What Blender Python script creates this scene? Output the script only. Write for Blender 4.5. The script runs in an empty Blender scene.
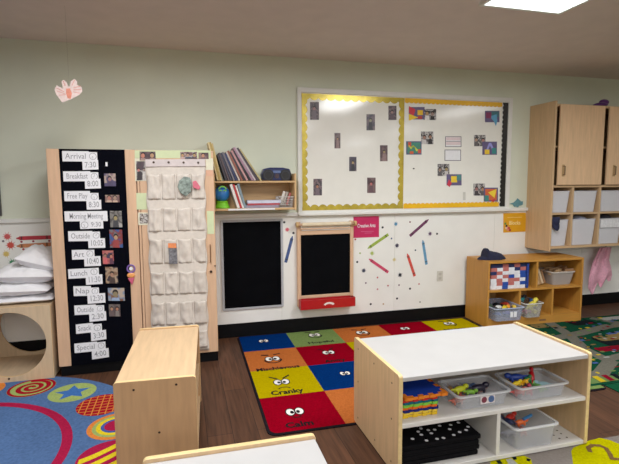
import bpy, math, random
from mathutils import Vector, Matrix, noise
R = random.Random(7)
C = bpy.context.scene.collection
pi = math.pi

# ------------------------------------------------------------------ camera geometry
YAW, PITCH, ROLL, F, H = .266180, .101079, -.005649, 466.64, 1.48
D = 4.483                                   # back wall plane
def _basis():
    cy, sy, cp, sp, cr, sr = math.cos(YAW), math.sin(YAW), math.cos(PITCH), math.sin(PITCH), math.cos(ROLL), math.sin(ROLL)
    f = Vector((sy*cp, cy*cp, -sp)); r = Vector((cy, -sy, 0)); u = r.cross(f)
    return r*cr + u*sr, -r*sr + u*cr, f
CR, CU, CF = _basis()
CAM = Vector((0, 0, H))
def _ray(x, y): return CR*((x-309.5)/F) + CU*((232-y)/F) + CF
def at(x, y, Y=D):
    d = _ray(x, y); return CAM + d*(Y/d.y)
def fl(x, y, z=0.0):
    d = _ray(x, y); return CAM + d*((z-H)/d.z)

# ------------------------------------------------------------------ materials
def lin(c):
    def f(v):
        v /= 255.0
        return v/12.92 if v <= .04045 else ((v+.055)/1.055)**2.4
    return (f(c[0]), f(c[1]), f(c[2]), 1)
_M = {}
def _base(name):
    m = bpy.data.materials.new(name); m.use_nodes = True
    nt = m.node_tree; b = nt.nodes['Principled BSDF']
    return m, nt, b
def mat(rgb, rough=.6, var=.06, scale=30, bump=0, metal=0, spec=.5, stretch=None):
    """plain surface with slight procedural variation"""
    key = (tuple(rgb), rough, var, scale, bump, metal, spec, stretch)
    if key in _M: return _M[key]
    m, nt, b = _base('surface_%03d' % len(_M))
    tc = nt.nodes.new('ShaderNodeTexCoord'); mp = nt.nodes.new('ShaderNodeMapping')
    if stretch: mp.inputs['Scale'].default_value = stretch
    nz = nt.nodes.new('ShaderNodeTexNoise'); nz.inputs['Scale'].default_value = scale; nz.inputs['Detail'].default_value = 4
    cr = nt.nodes.new('ShaderNodeValToRGB')
    l = lin(rgb)
    cr.color_ramp.elements[0].position = .3; cr.color_ramp.elements[1].position = .7
    cr.color_ramp.elements[0].color = tuple(max(0, v*(1-var*2)) for v in l[:3]) + (1,)
    cr.color_ramp.elements[1].color = tuple(min(1, v*(1+var*1.5)) for v in l[:3]) + (1,)
    L = nt.links
    L.new(tc.outputs['Object'], mp.inputs[0]); L.new(mp.outputs[0], nz.inputs['Vector'])
    L.new(nz.outputs['Fac'], cr.inputs[0]); L.new(cr.outputs[0], b.inputs['Base Color'])
    b.inputs['Roughness'].default_value = rough; b.inputs['Metallic'].default_value = metal
    b.inputs['Specular IOR Level'].default_value = spec
    if bump:
        bp = nt.nodes.new('ShaderNodeBump'); bp.inputs['Strength'].default_value = bump; bp.inputs['Distance'].default_value = .004
        L.new(nz.outputs['Fac'], bp.inputs['Height']); L.new(bp.outputs[0], b.inputs['Normal'])
    _M[key] = m; return m
def wood(rgb, axis='z', rough=.45, var=.05, scale=6):
    """laminate with fine grain running along one axis"""
    st = {'x': (.7, 7, 7), 'y': (7, .7, 7), 'z': (7, 7, .7)}[axis]
    return mat(rgb, rough, var, scale, 0, 0, .4, st)
def carpet(rgb, var=.09): return mat(rgb, 1.0, var, 90, .5, 0, .02)
def plastic(rgb, rough=.35): return mat(rgb, rough, .03, 20)
def clear(rgb, alpha, rough=.25):
    key = ('clear', tuple(rgb), alpha, rough)
    if key in _M: return _M[key]
    m, nt, b = _base('translucent_plastic_%02d' % len(_M))
    tr = nt.nodes.new('ShaderNodeBsdfTransparent'); tr.inputs[0].default_value = (.93, .94, .96, 1)
    mx = nt.nodes.new('ShaderNodeMixShader'); fr = nt.nodes.new('ShaderNodeTexNoise'); fr.inputs['Scale'].default_value = 12
    mr = nt.nodes.new('ShaderNodeMapRange'); mr.inputs[3].default_value = max(0, alpha-.02); mr.inputs[4].default_value = min(1, alpha+.02)
    nt.links.new(fr.outputs['Fac'], mr.inputs[0]); nt.links.new(mr.outputs[0], mx.inputs[0])
    b.inputs['Base Color'].default_value = lin(rgb); b.inputs['Roughness'].default_value = rough
    nt.links.new(tr.outputs[0], mx.inputs[1]); nt.links.new(b.outputs[0], mx.inputs[2])
    nt.links.new(mx.outputs[0], nt.nodes['Material Output'].inputs[0])
    _M[key] = m; return m
def photo(cols, scale=38, seed=0):
    """blotchy photographic print"""
    key = ('photo', tuple(cols), scale, seed)
    if key in _M: return _M[key]
    m, nt, b = _base('photo_print_%02d' % len(_M))
    tc = nt.nodes.new('ShaderNodeTexCoord'); mp = nt.nodes.new('ShaderNodeMapping'); mp.inputs['Location'].default_value = (seed*3.7, seed*1.3, seed*2.1)
    nz = nt.nodes.new('ShaderNodeTexNoise'); nz.inputs['Scale'].default_value = scale*1.15; nz.inputs['Detail'].default_value = 1.5
    cr = nt.nodes.new('ShaderNodeValToRGB'); cr.color_ramp.interpolation = 'EASE'
    n = len(cols); e = cr.color_ramp.elements
    while len(e) < n: e.new(.5)
    for i, c in enumerate(cols):
        e[i].position = .3 + .4*i/n if i else 0
        e[i].color = lin([v*.82 for v in c])
    L = nt.links
    L.new(tc.outputs['Object'], mp.inputs[0]); L.new(mp.outputs[0], nz.inputs['Vector']); L.new(nz.outputs['Fac'], cr.inputs[0])
    L.new(cr.outputs[0], b.inputs['Base Color']); b.inputs['Roughness'].default_value = .4
    _M[key] = m; return m
def picture(q, Y, cols, label, group, n=1, seed=0, skew=.05, name='photo'):
    """photo print: blotchy background with simple figures of people"""
    m = px_card(*q, Y, photo(cols, 14, seed), skew=skew); x0, y0, x1, y1 = q; rr = random.Random(seed*7+1)
    dk = [v*.35 for v in cols[0]]; w = x1-x0; h = y1-y0; l = 0
    def pl(pts, c):
        nonlocal l
        l += 1; m.poly([at(x0+skew*(v*h)+u*w, y0+v*h, Y)-UY*(.0002*l) for u, v in pts], mat([int(t) for t in c], .45, .08, 60))
    k = min(1.0, w/h)
    for j in range(n):
        cx = (j+.5)/n+rr.uniform(-.06, .06); cy = rr.uniform(.34, .46); ra = .15*min(1, 1.6/n); rb = ra*w/h*1.15
        sh = rr.choice(cols); sk = [v*rr.uniform(.75, 1) for v in (188, 142, 118)]
        pl([(cx-.25/n**.5, 1), (cx-.2/n**.5, cy+rb*1.4), (cx+.2/n**.5, cy+rb*1.4), (min(1, cx+.27/n**.5), 1)], sh)
        pl([(cx+ra*1.2*math.cos(t*.5236), max(.02, cy-rb*.3+rb*1.25*math.sin(t*.5236))) for t in range(12)], dk)
        pl([(cx+ra*math.cos(t*.5236), cy+rb*.25+rb*math.sin(t*.5236)) for t in range(12)], sk)
    return tag(m.build(name), label, 'photo', group)
def emit(rgb, s):
    m, nt, b = _base('lit_diffuser')
    b.inputs['Emission Color'].default_value = lin(rgb); b.inputs['Emission Strength'].default_value = s
    b.inputs['Base Color'].default_value = (.8, .8, .8, 1)
    return m

# ------------------------------------------------------------------ mesh builder
GX = None      # placement of a slightly turned piece of furniture and what it holds
class MB:
    def __init__(s): s.v = []; s.f = []; s.m = []; s.mats = []; s.X = None; s.G = GX
    def _mi(s, m):
        if m not in s.mats: s.mats.append(m)
        return s.mats.index(m)
    def add(s, vs, fs, m):
        o = len(s.v)
        for p in vs:
            p = Vector(p); p = s.X @ p if s.X else p; s.v.append(s.G @ p if s.G else p)
        for i, f in enumerate(fs):
            s.f.append([o+k for k in f]); s.m.append(s._mi(m[i] if isinstance(m, list) else m))
        return s
    def poly(s, pts, m): return s.add(pts, [list(range(len(pts)))], m)
    def box(s, x0, x1, y0, y1, z0, z1, m):
        vs = [(x, y, z) for x in (x0, x1) for y in (y0, y1) for z in (z0, z1)]
        return s.add(vs, [(0,1,3,2), (4,6,7,5), (0,4,5,1), (2,3,7,6), (0,2,6,4), (1,5,7,3)], m)
    def prism(s, pts, d, m, side=None):
        """polygon pts (3-D, planar) extruded by vector d"""
        n = len(pts); d = Vector(d); a = [Vector(p) for p in pts]; b = [p+d for p in a]
        fs = [list(range(n)), list(range(2*n-1, n-1, -1))] + [[i, i+n, (i+1) % n+n, (i+1) % n] for i in range(n)]
        return s.add(a+b, fs, [m, m] + [side or m]*n)
    def ring(s, outer, inner, d, m, side=None):
        n = len(outer); d = Vector(d); o = [Vector(p) for p in outer]; i_ = [Vector(p) for p in inner]
        vs = o + i_ + [p+d for p in o] + [p+d for p in i_]; fs = []
        for k in range(n):
            j = (k+1) % n
            fs += [[k, j, n+j, n+k], [2*n+j, 2*n+k, 3*n+k, 3*n+j], [k, 2*n+k, 2*n+j, j], [n+j, 3*n+j, 3*n+k, n+k]]
        return s.add(vs, fs, [m, m, side or m, side or m]*n)
    def tube(s, pts, r, m, seg=8, caps=True):
        pts = [Vector(p) for p in pts]; vs = []; fs = []; n = len(pts)
        rr = r if isinstance(r, (list, tuple)) else [r]*n
        for i, p in enumerate(pts):
            t = (pts[min(i+1, n-1)] - pts[max(i-1, 0)]).normalized()
            a = t.orthogonal().normalized() if i == 0 else (a - t*a.dot(t)).normalized()
            b = t.cross(a)
            for k in range(seg):
                q = 2*pi*k/seg; vs.append(p + (a*math.cos(q) + b*math.sin(q))*rr[i])
        for i in range(n-1):
            for k in range(seg):
                j = (k+1) % seg; fs.append([i*seg+k, i*seg+j, (i+1)*seg+j, (i+1)*seg+k])
        if caps: fs += [list(range(seg-1, -1, -1)), [(n-1)*seg+k for k in range(seg)]]
        return s.add(vs, fs, m)
    def ell(s, c, r, m, nu=14, nv=9, rot=None):
        c = Vector(c); vs = [Vector((0, 0, -r[2]))]; fs = []
        for i in range(1, nv):
            t = -pi/2 + pi*i/nv
            for k in range(nu):
                q = 2*pi*k/nu; vs.append(Vector((r[0]*math.cos(t)*math.cos(q), r[1]*math.cos(t)*math.sin(q), r[2]*math.sin(t))))
        vs.append(Vector((0, 0, r[2])))
        for k in range(nu):
            j = (k+1) % nu; fs.append([0, 1+j, 1+k]); fs.append([len(vs)-1, 1+(nv-2)*nu+k, 1+(nv-2)*nu+j])
        for i in range(nv-2):
            for k in range(nu):
                j = (k+1) % nu; a = 1+i*nu; fs.append([a+k, a+j, a+nu+j, a+nu+k])
        if rot: vs = [rot @ v for v in vs]
        return s.add([v+c for v in vs], fs, m)
    def disc(s, c, u, v, ru, rv, m, n=24, d=None):
        c, u, v = Vector(c), Vector(u), Vector(v)
        p = [c + u*(ru*math.cos(2*pi*k/n)) + v*(rv*math.sin(2*pi*k/n)) for k in range(n)]
        return s.prism(p, d, m) if d is not None else s.poly(p, m)
    def annulus(s, c, u, v, r0, r1, m, a0=0, a1=2*pi, n=32, e=1.0):
        c, u, v = Vector(c), Vector(u), Vector(v)
        for k in range(n):
            p, q = a0+(a1-a0)*k/n, a0+(a1-a0)*(k+1)/n
            g = lambda t, r: c + u*(r*math.cos(t)) + v*(r*e*math.sin(t))
            s.poly([g(p, r0), g(p, r1), g(q, r1), g(q, r0)], m)
        return s
    def grid(s, fn, nu, nv, m):
        vs = [fn(i/nu, j/nv) for j in range(nv+1) for i in range(nu+1)]
        fs = [[j*(nu+1)+i, j*(nu+1)+i+1, (j+1)*(nu+1)+i+1, (j+1)*(nu+1)+i] for j in range(nv) for i in range(nu)]
        return s.add(vs, fs, m)
    def text(s, body, size, c, u, v, m, bold=0, width=None):
        cu = bpy.data.curves.new('tmp', 'FONT'); cu.body = body; cu.size = 1; cu.align_x = 'CENTER'; cu.align_y = 'CENTER'
        cu.resolution_u = 2; cu.offset = bold
        ob = bpy.data.objects.new('tmp', cu); C.objects.link(ob); bpy.context.view_layer.update()
        me = bpy.data.meshes.new_from_object(ob.evaluated_get(bpy.context.evaluated_depsgraph_get()))
        c, u, v = Vector(c), Vector(u).normalized(), Vector(v).normalized()
        xs = [p.co.x for p in me.vertices]; w = max(xs)-min(xs); sx = size
        if width: sx = width/w
        s.add([c + u*(p.co.x*sx) + v*(p.co.y*size) for p in me.vertices], [list(p.vertices) for p in me.polygons], m)
        bpy.data.objects.remove(ob); bpy.data.curves.remove(cu); bpy.data.meshes.remove(me)
        return s
    def build(s, name, parent=None, bevel=0, smooth=False, solid=0, sub=0, seg=2):
        me = bpy.data.meshes.new(name); o = bpy.data.objects.new(name, me); C.objects.link(o)
        if parent is None:
            xs, ys, zs = zip(*[tuple(p) for p in s.v])
            org = Vector(((min(xs)+max(xs))/2, (min(ys)+max(ys))/2, min(zs))); W = Matrix.Translation(org)
            o.location = org
        else:
            o.parent = parent; W = world(parent)
        I = W.inverted()
        me.from_pydata([I @ p for p in s.v], [], s.f)
        for m in s.mats: me.materials.append(m)
        me.polygons.foreach_set('material_index', s.m)
        if smooth: me.polygons.foreach_set('use_smooth', [True]*len(s.f))
        me.update()
        if solid: q = o.modifiers.new('thick', 'SOLIDIFY'); q.thickness = solid; q.offset = 0
        if bevel: q = o.modifiers.new('edge', 'BEVEL'); q.width = bevel; q.segments = seg; q.limit_method = 'ANGLE'; q.angle_limit = .7; q.use_clamp_overlap = True
        if sub: q = o.modifiers.new('soft', 'SUBSURF'); q.levels = sub; q.render_levels = sub
        return o
def world(o):
    L = o.matrix_basis.copy()
    return world(o.parent) @ L if o.parent else L
def tag(o, label, cat, group=None):
    o['label'] = label; o['category'] = cat
    if group: o['group'] = group
    return o
def thing(name, label, cat, loc, rz=0, group=None):
    o = bpy.data.objects.new(name, None); C.objects.link(o); o.empty_display_size = .05
    if GX: loc = GX @ Vector(loc); rz += GX.to_euler().z
    o.location = loc; o.rotation_euler = (0, 0, rz)
    return tag(o, label, cat, group)
def struct(o): o['kind'] = 'structure'; return o
def clone(root, loc, rz, label, group=None):
    r = root.copy(); C.objects.link(r); r.location = loc; r.rotation_euler = (0, 0, rz); r['label'] = label
    if group: r['group'] = group
    for ch in list(root.children):
        c = ch.copy(); C.objects.link(c); c.parent = r
        for g in list(ch.children):
            d = g.copy(); C.objects.link(d); d.parent = c
    return r
UX, UY, UZ = Vector((1, 0, 0)), Vector((0, 1, 0)), Vector((0, 0, 1))
def rrect(c, u, v, w, h, r, n=5):
    c, u, v = Vector(c), Vector(u), Vector(v); out = []
    for sx, sy, a in ((1, 1, 0), (-1, 1, pi/2), (-1, -1, pi), (1, -1, 1.5*pi)):
        for k in range(n+1):
            q = a + pi/2*k/n
            out.append(c + u*(sx*(w/2-r) + r*math.cos(q)) + v*(sy*(h/2-r) + r*math.sin(q)))
    return out

# ------------------------------------------------------------------ palette
GREEN = mat((217, 222, 203), .8, .02, 3, 0)
WHITEWALL = mat((238, 237, 232), .55, .02, 4)
CEIL = mat((222, 210, 203), .9, .02, 6, .05)
BLACKTRIM = mat((9, 9, 11), .6, .1, 20, 0, 0, .12)
WHITETRIM = mat((228, 227, 222), .4, .02, 10)
MAPLE = (216, 176, 142); MAPLEZ, MAPLEX, MAPLEY = wood(MAPLE, 'z'), wood(MAPLE, 'x'), wood(MAPLE, 'y')
PALE = (214, 178, 134); PALEZ, PALEX = wood(PALE, 'z'), wood(PALE, 'x')
EDGE = wood((232, 203, 142), 'y', .4, .06)
OAK = (192, 134, 56); OAKZ, OAKX, OAKY = wood(OAK, 'z'), wood(OAK, 'x'), wood(OAK, 'y')
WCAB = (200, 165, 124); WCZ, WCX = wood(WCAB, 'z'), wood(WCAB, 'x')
BENCH = (212, 178, 136); BENZ, BENY = wood(BENCH, 'z'), wood(BENCH, 'y')
LAMW = mat((192, 191, 190), .3, .015, 8)
LAMG = mat((222, 219, 213), .4, .02, 8)
INK = mat((24, 23, 26), .6, .05, 30)
FELT = mat((7, 8, 15), .95, .1, 60, .2, 0, .04)
CARD = mat((236, 236, 240), .6, .02, 30)
GREYINK = mat((146, 146, 152), .7, .05, 30)
SCREW = mat((70, 55, 45), .4, .1, 40, 0, .6)
SKIN = [(60, 40, 55), (120, 85, 95), (200, 170, 150), (70, 60, 75), (150, 130, 140)]

# ------------------------------------------------------------------ room
def floor_mat():
    m, nt, b = _base('dark_wood_plank'); L = nt.links
    tc = nt.nodes.new('ShaderNodeTexCoord'); mp = nt.nodes.new('ShaderNodeMapping'); mp.inputs['Rotation'].default_value = (0, 0, pi/2)
    br = nt.nodes.new('ShaderNodeTexBrick'); br.inputs['Scale'].default_value = 1; br.inputs['Brick Width'].default_value = 1.2
    br.inputs['Row Height'].default_value = .15; br.inputs['Mortar Size'].default_value = .0022
    br.inputs['Color1'].default_value = lin((94, 62, 44)); br.inputs['Color2'].default_value = lin((77, 51, 37)); br.inputs['Mortar'].default_value = lin((44, 30, 24))
    m2 = nt.nodes.new('ShaderNodeMapping'); m2.inputs['Scale'].default_value = (26, 1.6, 1)
    nz = nt.nodes.new('ShaderNodeTexNoise'); nz.inputs['Scale'].default_value = 2.2; nz.inputs['Detail'].default_value = 7
    cr = nt.nodes.new('ShaderNodeValToRGB'); cr.color_ramp.elements[0].position = .3; cr.color_ramp.elements[1].position = .72
    cr.color_ramp.elements[0].color = (.55, .55, .55, 1); cr.color_ramp.elements[1].color = (1.25, 1.22, 1.2, 1)
    mu = nt.nodes.new('ShaderNodeMix'); mu.data_type = 'RGBA'; mu.blend_type = 'MULTIPLY'; mu.inputs[0].default_value = 1
    L.new(tc.outputs['Object'], mp.inputs[0]); L.new(mp.outputs[0], br.inputs['Vector'])
    L.new(tc.outputs['Object'], m2.inputs[0]); L.new(m2.outputs[0], nz.inputs['Vector']); L.new(nz.outputs['Fac'], cr.inputs[0])
    L.new(br.outputs['Color'], mu.inputs[6]); L.new(cr.outputs[0], mu.inputs[7]); L.new(mu.outputs[2], b.inputs['Base Color'])
    b.inputs['Roughness'].default_value = .5; b.inputs['Specular IOR Level'].default_value = .2
    return m
X0, X1, Y0, HC = -4.6, 7.2, -7.6, 2.69
struct(MB().box(X0, X1, Y0, D+.1, -.1, 0, floor_mat()).build('floor'))
struct(MB().box(X0, X1, Y0, D+.1, HC, HC+.1, CEIL).build('ceiling'))
struct(MB().box(X0, X1, D, D+.1, 0, HC, GREEN).build('wall_back'))
struct(MB().box(X0-.1, X0, Y0, D+.1, 0, HC, GREEN).build('wall_left'))
struct(MB().box(X1, X1+.1, Y0, D+.1, 0, HC, GREEN).build('wall_right'))
struct(MB().box(X0, X1, Y0-.1, Y0, 0, HC, GREEN).build('wall_front'))
struct(MB().box(X0, X1, D-.016, D, 0, .136, BLACKTRIM).build('baseboard_back', bevel=.003))
wb = MB()
xs = [X0, -1.51, -.29, .93, 2.15, 3.37, 4.59, X1]
for a, b in zip(xs, xs[1:]): wb.box(a+.0015, b-.0015, D-.006, D, .136, 1.172, WHITEWALL)
struct(wb.build('trim_2'))
struct(MB().box(X0, 3.80, D-.035, D, 1.172, 1.208, WHITETRIM).build('trim_1', bevel=.004))
W = D-.0060                                        # face of the white lower wall

# ------------------------------------------------------------------ ceiling lights
DIFF = emit((238, 255, 250), 4.0)
def fixture(x, y, label):
    t = thing('ceiling_light', label, 'ceiling light', (x, y, HC-.022), 0, 'ceiling light panels')
    m = MB(); o = rrect((x, y, HC-.022), UX, UY, .66, 1.25, .005, 1); i = rrect((x, y, HC-.022), UX, UY, .61, 1.2, .005, 1)
    m.ring(o, i, (0, 0, .021), WHITETRIM).build('frame', t)
    MB().box(x-.305, x+.305, y-.6, y+.6, HC-.018, HC-.012, DIFF).build('diffuser', t)
    return t
fixture(2.295, 2.235, 'lit white rectangular light panel in the ceiling')
LIGHTS = [(2.295, 2.235, .98), (-.15, 2.235, 1.08), (-2.6, 2.27, .08), (4.5, 2.0, .34),
          (2.32, -.6, .6), (-.15, -.6, .55), (-2.6, -.6, .2), (4.75, -.6, .3),
          (2.32, -3.4, 1.0), (-.15, -3.4, 1.0), (-2.6, -3.4, .6), (4.75, -3.4, .8),  # this row and the next: unseen fill lamps added to brighten upright surfaces
          (2.32, -6.0, 1.0), (-.15, -6.0, 1.0), (-2.6, -6.0, .6), (4.75, -6.0, .8)]
for i, (x, y, s) in enumerate(LIGHTS):
    l = bpy.data.lights.new('panel_and_fill_glow', 'AREA'); l.shape = 'RECTANGLE'; l.size = .6; l.size_y = 1.18; l.energy = 66*s; l.color = (.985, .99, 1); l.spread = math.radians(178)
    o = bpy.data.objects.new('panel_and_fill_glow', l); C.objects.link(o); o.location = (x, y, HC-.03)

# ------------------------------------------------------------------ tall cabinets
YC = 3.89
CABZ = 1.757
def tall_cabinet(x0, x1, label):
    t = thing('tall_cabinet', label, 'cabinet', ((x0+x1)/2, 4.18, 0))
    m = MB()
    m.box(x0, x0+.02, YC+.02, 4.46, .082, CABZ, MAPLEZ); m.box(x1-.02, x1, YC+.02, 4.46, .082, CABZ, MAPLEZ)
    m.box(x0+.02, x1-.02, YC+.02, 4.46, CABZ-.02, CABZ, MAPLEX); m.box(x0+.02, x1-.02, YC+.02, 4.46, .082, .102, MAPLEX)
    m.box(x0+.02, x1-.02, 4.44, 4.46, .102, CABZ-.02, MAPLEZ)
    m.build('carcass', t, bevel=.002)
    MB().box(x0+.012, x1-.004, YC+.012, 4.44, .0, .082, BLACKTRIM).build('toe_kick', t)
    return t
tl = tall_cabinet(-.962, -.338, 'tall maple cabinet whose front is a black felt schedule board')
for a, b in ((-.960, -.874), (-.414, -.340)): MB().box(a, b, YC-.002, YC+.02, .082, CABZ, MAPLEZ).build('stile', tl, bevel=.003)
MB().box(-.874, -.414, YC+.002, YC+.02, .082, CABZ, FELT).build('felt_panel', tl)
tr = tall_cabinet(-.334, .258, 'tall maple storage cabinet with fabric pocket chart hung on its door')
MB().box(-.332, -.316, YC-.002, YC+.02, .082, CABZ, MAPLEZ).build('stile', tr, bevel=.002)
dr = MB().box(-.312, .256, YC-.002, YC+.02, .085, CABZ-.003, MAPLEZ).build('door', tr, bevel=.003)
hp0, hp1 = at(210.2, 245, YC-.02), at(210.6, 262, YC-.02)
DK = mat((120, 85, 55), .4, .1, 30)
MB().tube([hp0+Vector((0, .018, 0)), hp0, hp1, hp1+Vector((0, .018, 0))], .005, DK).build('handle', dr)
lk = at(211, 271.5, YC-.002); MB().disc(lk, UX, UZ, .011, .011, SCREW, 16, (0, -.008, 0)).build('lock', dr)
MB().disc(at(215, 265.7, YC-.002), UX, UZ, .006, .006, SCREW, 12, (0, -.012, 0)).build('peg', dr)

# papers taped to the pocket chart door
def px_card(x0, y0, x1, y1, Y, m, t=.0015, back=None, skew=.05):
    """thin upright card from its corner points in the plane Y"""
    p = [at(x0, y0, Y), at(x1, y0, Y), at(x1+skew*(y1-y0), y1, Y), at(x0+skew*(y1-y0), y1, Y)]
    return MB().prism(p, (0, t, 0), m, back)
IV = mat((226, 222, 196), .7, .03, 20); PG = mat((205, 216, 170), .7, .03, 20); PK = mat((222, 170, 140), .7, .05, 20)
PH1C = [(40, 28, 36), (75, 50, 60), (110, 80, 85), (160, 130, 120)]
PH2C = [(45, 38, 42), (90, 70, 80), (200, 195, 190), (60, 50, 60)]
PH3C = [(70, 50, 60), (190, 160, 155), (120, 70, 80), (205, 195, 190), (60, 70, 90)]
Yd = YC-.004
PAP = 'papers taped to the tall cabinet door'
def paper(a, m, label, Y=Yd, nm='paper_sheet', cat='paper', skew=.03):
    return tag(px_card(*a, Y, m, skew=skew).build(nm), label, cat, PAP)
paper((134.6, 150.4, 210.6, 158.2), PG, 'pale green paper strip across the top of the tall cabinet door')
paper((134.6, 158.4, 146.5, 181), IV, 'ivory paper sheet behind photos at upper left of the cabinet door')
paper((205.6, 158.3, 213, 170), IV, 'ivory paper strip at upper right edge of the cabinet door')
paper((206.2, 170.3, 212.5, 176), PK, 'small peach paper square at right edge of the cabinet door')
paper((206.8, 211, 213.6, 234), PG, 'pale green paper at right of the pocket chart')
paper((136.2, 193, 146.5, 209.5), PG, 'pale green paper square left of the pocket chart')
paper((138, 212.5, 150, 225), IV, 'cream sheet under the small bear photo left of the pocket chart', Yd)
picture((139.5, 151.5, 155.5, 160.5), Yd-.002, PH1C, 'dark wide photo at the top left corner of the cabinet door', PAP, 2, 81, .03)
picture((136, 161.2, 146.3, 180.3), Yd-.002, PH2C, 'tall dark photo left of the pocket chart header', PAP, 2, 82, .03)
picture((180.2, 151.8, 197, 158.8), Yd-.002, PH3C, 'wide photo of people above the right half of the pocket chart', PAP, 3, 83, .03)
picture((198.4, 152.6, 208.5, 159), Yd-.002, PH1C, 'small dark photo at top right of the cabinet door', PAP, 1, 84, .03)
paper((139.5, 213.5, 149, 223.5), photo([(30, 26, 30), (235, 230, 225), (90, 70, 60), (240, 236, 230)], 40, 4), 'small white and black photo left of the second pocket row', Yd-.002, 'photo', 'photo')

# pocket chart
CLO = mat((218, 208, 197), .9, .03, 40, .2, 0, .1)
MSH = clear((228, 220, 208), .62, .6)
pcl = thing('pocket_chart', 'cream fabric pocket chart with rows of pockets hanging on tall cabinet', 'pocket chart', (-.02, YC-.01, .1))
TLc, TRc = (145.6, 163), (204.8, 162.5); BLc, BRc = (152.6, 353), (208.6, 350)
def pc(u, v, off=0):
    x = (TLc[0]*(1-u)+TRc[0]*u)*(1-v) + (BLc[0]*(1-u)+BRc[0]*u)*v
    y = (TLc[1]*(1-u)+TRc[1]*u)*(1-v) + (BLc[1]*(1-u)+BRc[1]*u)*v
    return at(x, y, YC-.010-off)
def wav(u, v): return .006*noise.noise((u*5, v*14, 2.2))+.003*noise.noise((u*17, v*40, 5))
MB().grid(lambda u, v: pc(u + .012*math.sin(v*40)*(1 if u > .5 else -1)*(u < .01 or u > .99), v, .004+wav(u, v)), 30, 60, CLO).build('backing_cloth', pcl, smooth=True, solid=.002)
MB().prism([at(145, 159.4, YC-.026), at(205.2, 159, YC-.026), at(205.6, 166.3, YC-.026), at(145.6, 166.8, YC-.026)], (0, .012, 0), mat((212, 200, 198), .8, .04, 30)).build('header_strip', pcl, bevel=.003)
for gx, gy in ((153.6, 162.3), (168.6, 162.4), (183.6, 162.5), (198.2, 162.7)):
    MB().disc(at(gx, gy, YC-.0265), UX, UZ, .009, .009, SCREW, 12, (0, -.002, 0)).build('grommet', pcl)
rows = [(174, 199.5), (208, 231.5), (239, 263.5), (272, 294.5), (302, 325), (331, 349)]
for r_, (ya, yb) in enumerate(rows):
    va, vb = (ya-163)/189, (yb-163)/189
    for c_ in range(4):
        ua, ub = c_/4+.012, (c_+1)/4-.012; sd = r_*4+c_
        def pf(u, v, ua=ua, ub=ub, va=va, vb=vb, sd=sd):
            bul = math.sin(pi*u)**.7
            top = 1-v
            off = .006 + bul*(.006+.016*top + .016*noise.noise((u*3+sd, v*3, sd*1.7))) + .003*noise.noise((u*9, v*9, sd))
            if r_ in (2, 3, 4) and c_ in (0, 3): off += .014*top*bul
            sag = .02*bul*top*(.5+noise.noise((sd*1.9, u*2, 0)))
            return pc(ua+(ub-ua)*u + .03*noise.noise((sd*2.3, v*2, 1))*u*(1-u)*4, va+(vb-va)*v + sag*.45, off)
        MB().grid(pf, 12, 12, CLO).build('pocket', pcl, smooth=True, solid=.0015)
def lump(name, pxs, Y, depth, m, label, cat, parent=None):
    p = [at(x, y, Y) for x, y in pxs]
    o = MB().prism(p, (0, -depth, 0), m).build(name, parent, bevel=.006)
    return tag(o, label, cat)
lump('toy_bag', [(179, 181), (184, 176.5), (190, 177.5), (192, 184), (191, 192), (186, 196.5), (180.5, 193), (177.5, 187)], YC-.045, .015, mat((128, 142, 134), .5, .35, 45), 'grey green bundle showing in top row of the pocket chart', 'toy')
lump('pink_card', [(192.5, 181.5), (196, 180.5), (200.5, 187), (199, 190), (193, 187.5)], YC-.045, .006, mat((214, 105, 125), .6, .05, 30), 'small pink card tucked in the top right pocket', 'card')
pk = tag(px_card(168.2, 243.5, 176.6, 264, YC-.055, mat((112, 112, 118), .4, .35, 70), .012).build('toy_packet', bevel=.004), 'grey packet with orange top in third row of the pocket chart', 'packet')
px_card(168, 243.2, 176.2, 248, YC-.057, mat((232, 135, 80), .5, .1, 40), .004).build('packet_top', pk)

# schedule cards on the felt
YF = YC-.0005
EV = [('Arrival', '7:30', (62, 151, 88.6, 151.3, 10.3), (88.2, 152, 97, 152.3, 8.3), (82.2, 160.5, 98, 160, 9.4)),
 ('Breakfast', '8:00', (63, 171.4, 90.2, 171.2, 10), (90, 172.3, 98.2, 172.3, 8), (84.7, 179.3, 100.4, 178.8, 9.5)),
 ('Free Play', '8:30', (64, 191.2, 89.8, 191, 10), (89.6, 193, 98.4, 193, 7.5), (86.3, 200.2, 101, 199.8, 9.4)),
 ('Morning Meeting', '9:30', (64.3, 211.4, 107.2, 211, 10), (79.8, 221, 89, 220.9, 8), (88.6, 220.7, 103, 220.4, 8)),
 ('Outside', '10:05', (68, 231.3, 92.2, 231, 10), (92, 231.8, 99.8, 231.6, 7.5), (88, 238.6, 104.8, 238.2, 9.5)),
 ('Art', '10:40', (71.7, 250.1, 85.4, 249.7, 9.6), (85.2, 250, 94.2, 249.8, 7.5), (84, 256.7, 100.4, 256, 9.7)),
 ('Lunch', '11:30', (68, 269.3, 89.2, 268.2, 9.5), (89, 268.2, 98.6, 267.8, 7.5), (85.6, 275.4, 102.2, 274.3, 9.5)),
 ('Nap', '12:30', (73.3, 286.4, 90.8, 286, 9.7), (90.6, 287.7, 98.8, 287.5, 7), (87.3, 294.3, 105, 293, 9.5)),
 ('Outside', '2:30', (74.2, 305.6, 95.8, 304.5, 9.5), (95.6, 305.4, 104, 305.2, 6.5), (89.1, 312.8, 105.9, 311.2, 9)),
 ('Snack', '3:30', (75.7, 324.6, 92.8, 322.8, 9.3), (92.6, 324.5, 101.6, 323.6, 7.5), (90.8, 332, 105.9, 329.7, 9.3)),
 ('Special', '4:00', (74.2, 343.8, 97, 341.6, 9.3), (96.8, 342.5, 105.3, 341.6, 7), (91.7, 350.5, 108.5, 348, 9))]
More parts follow.
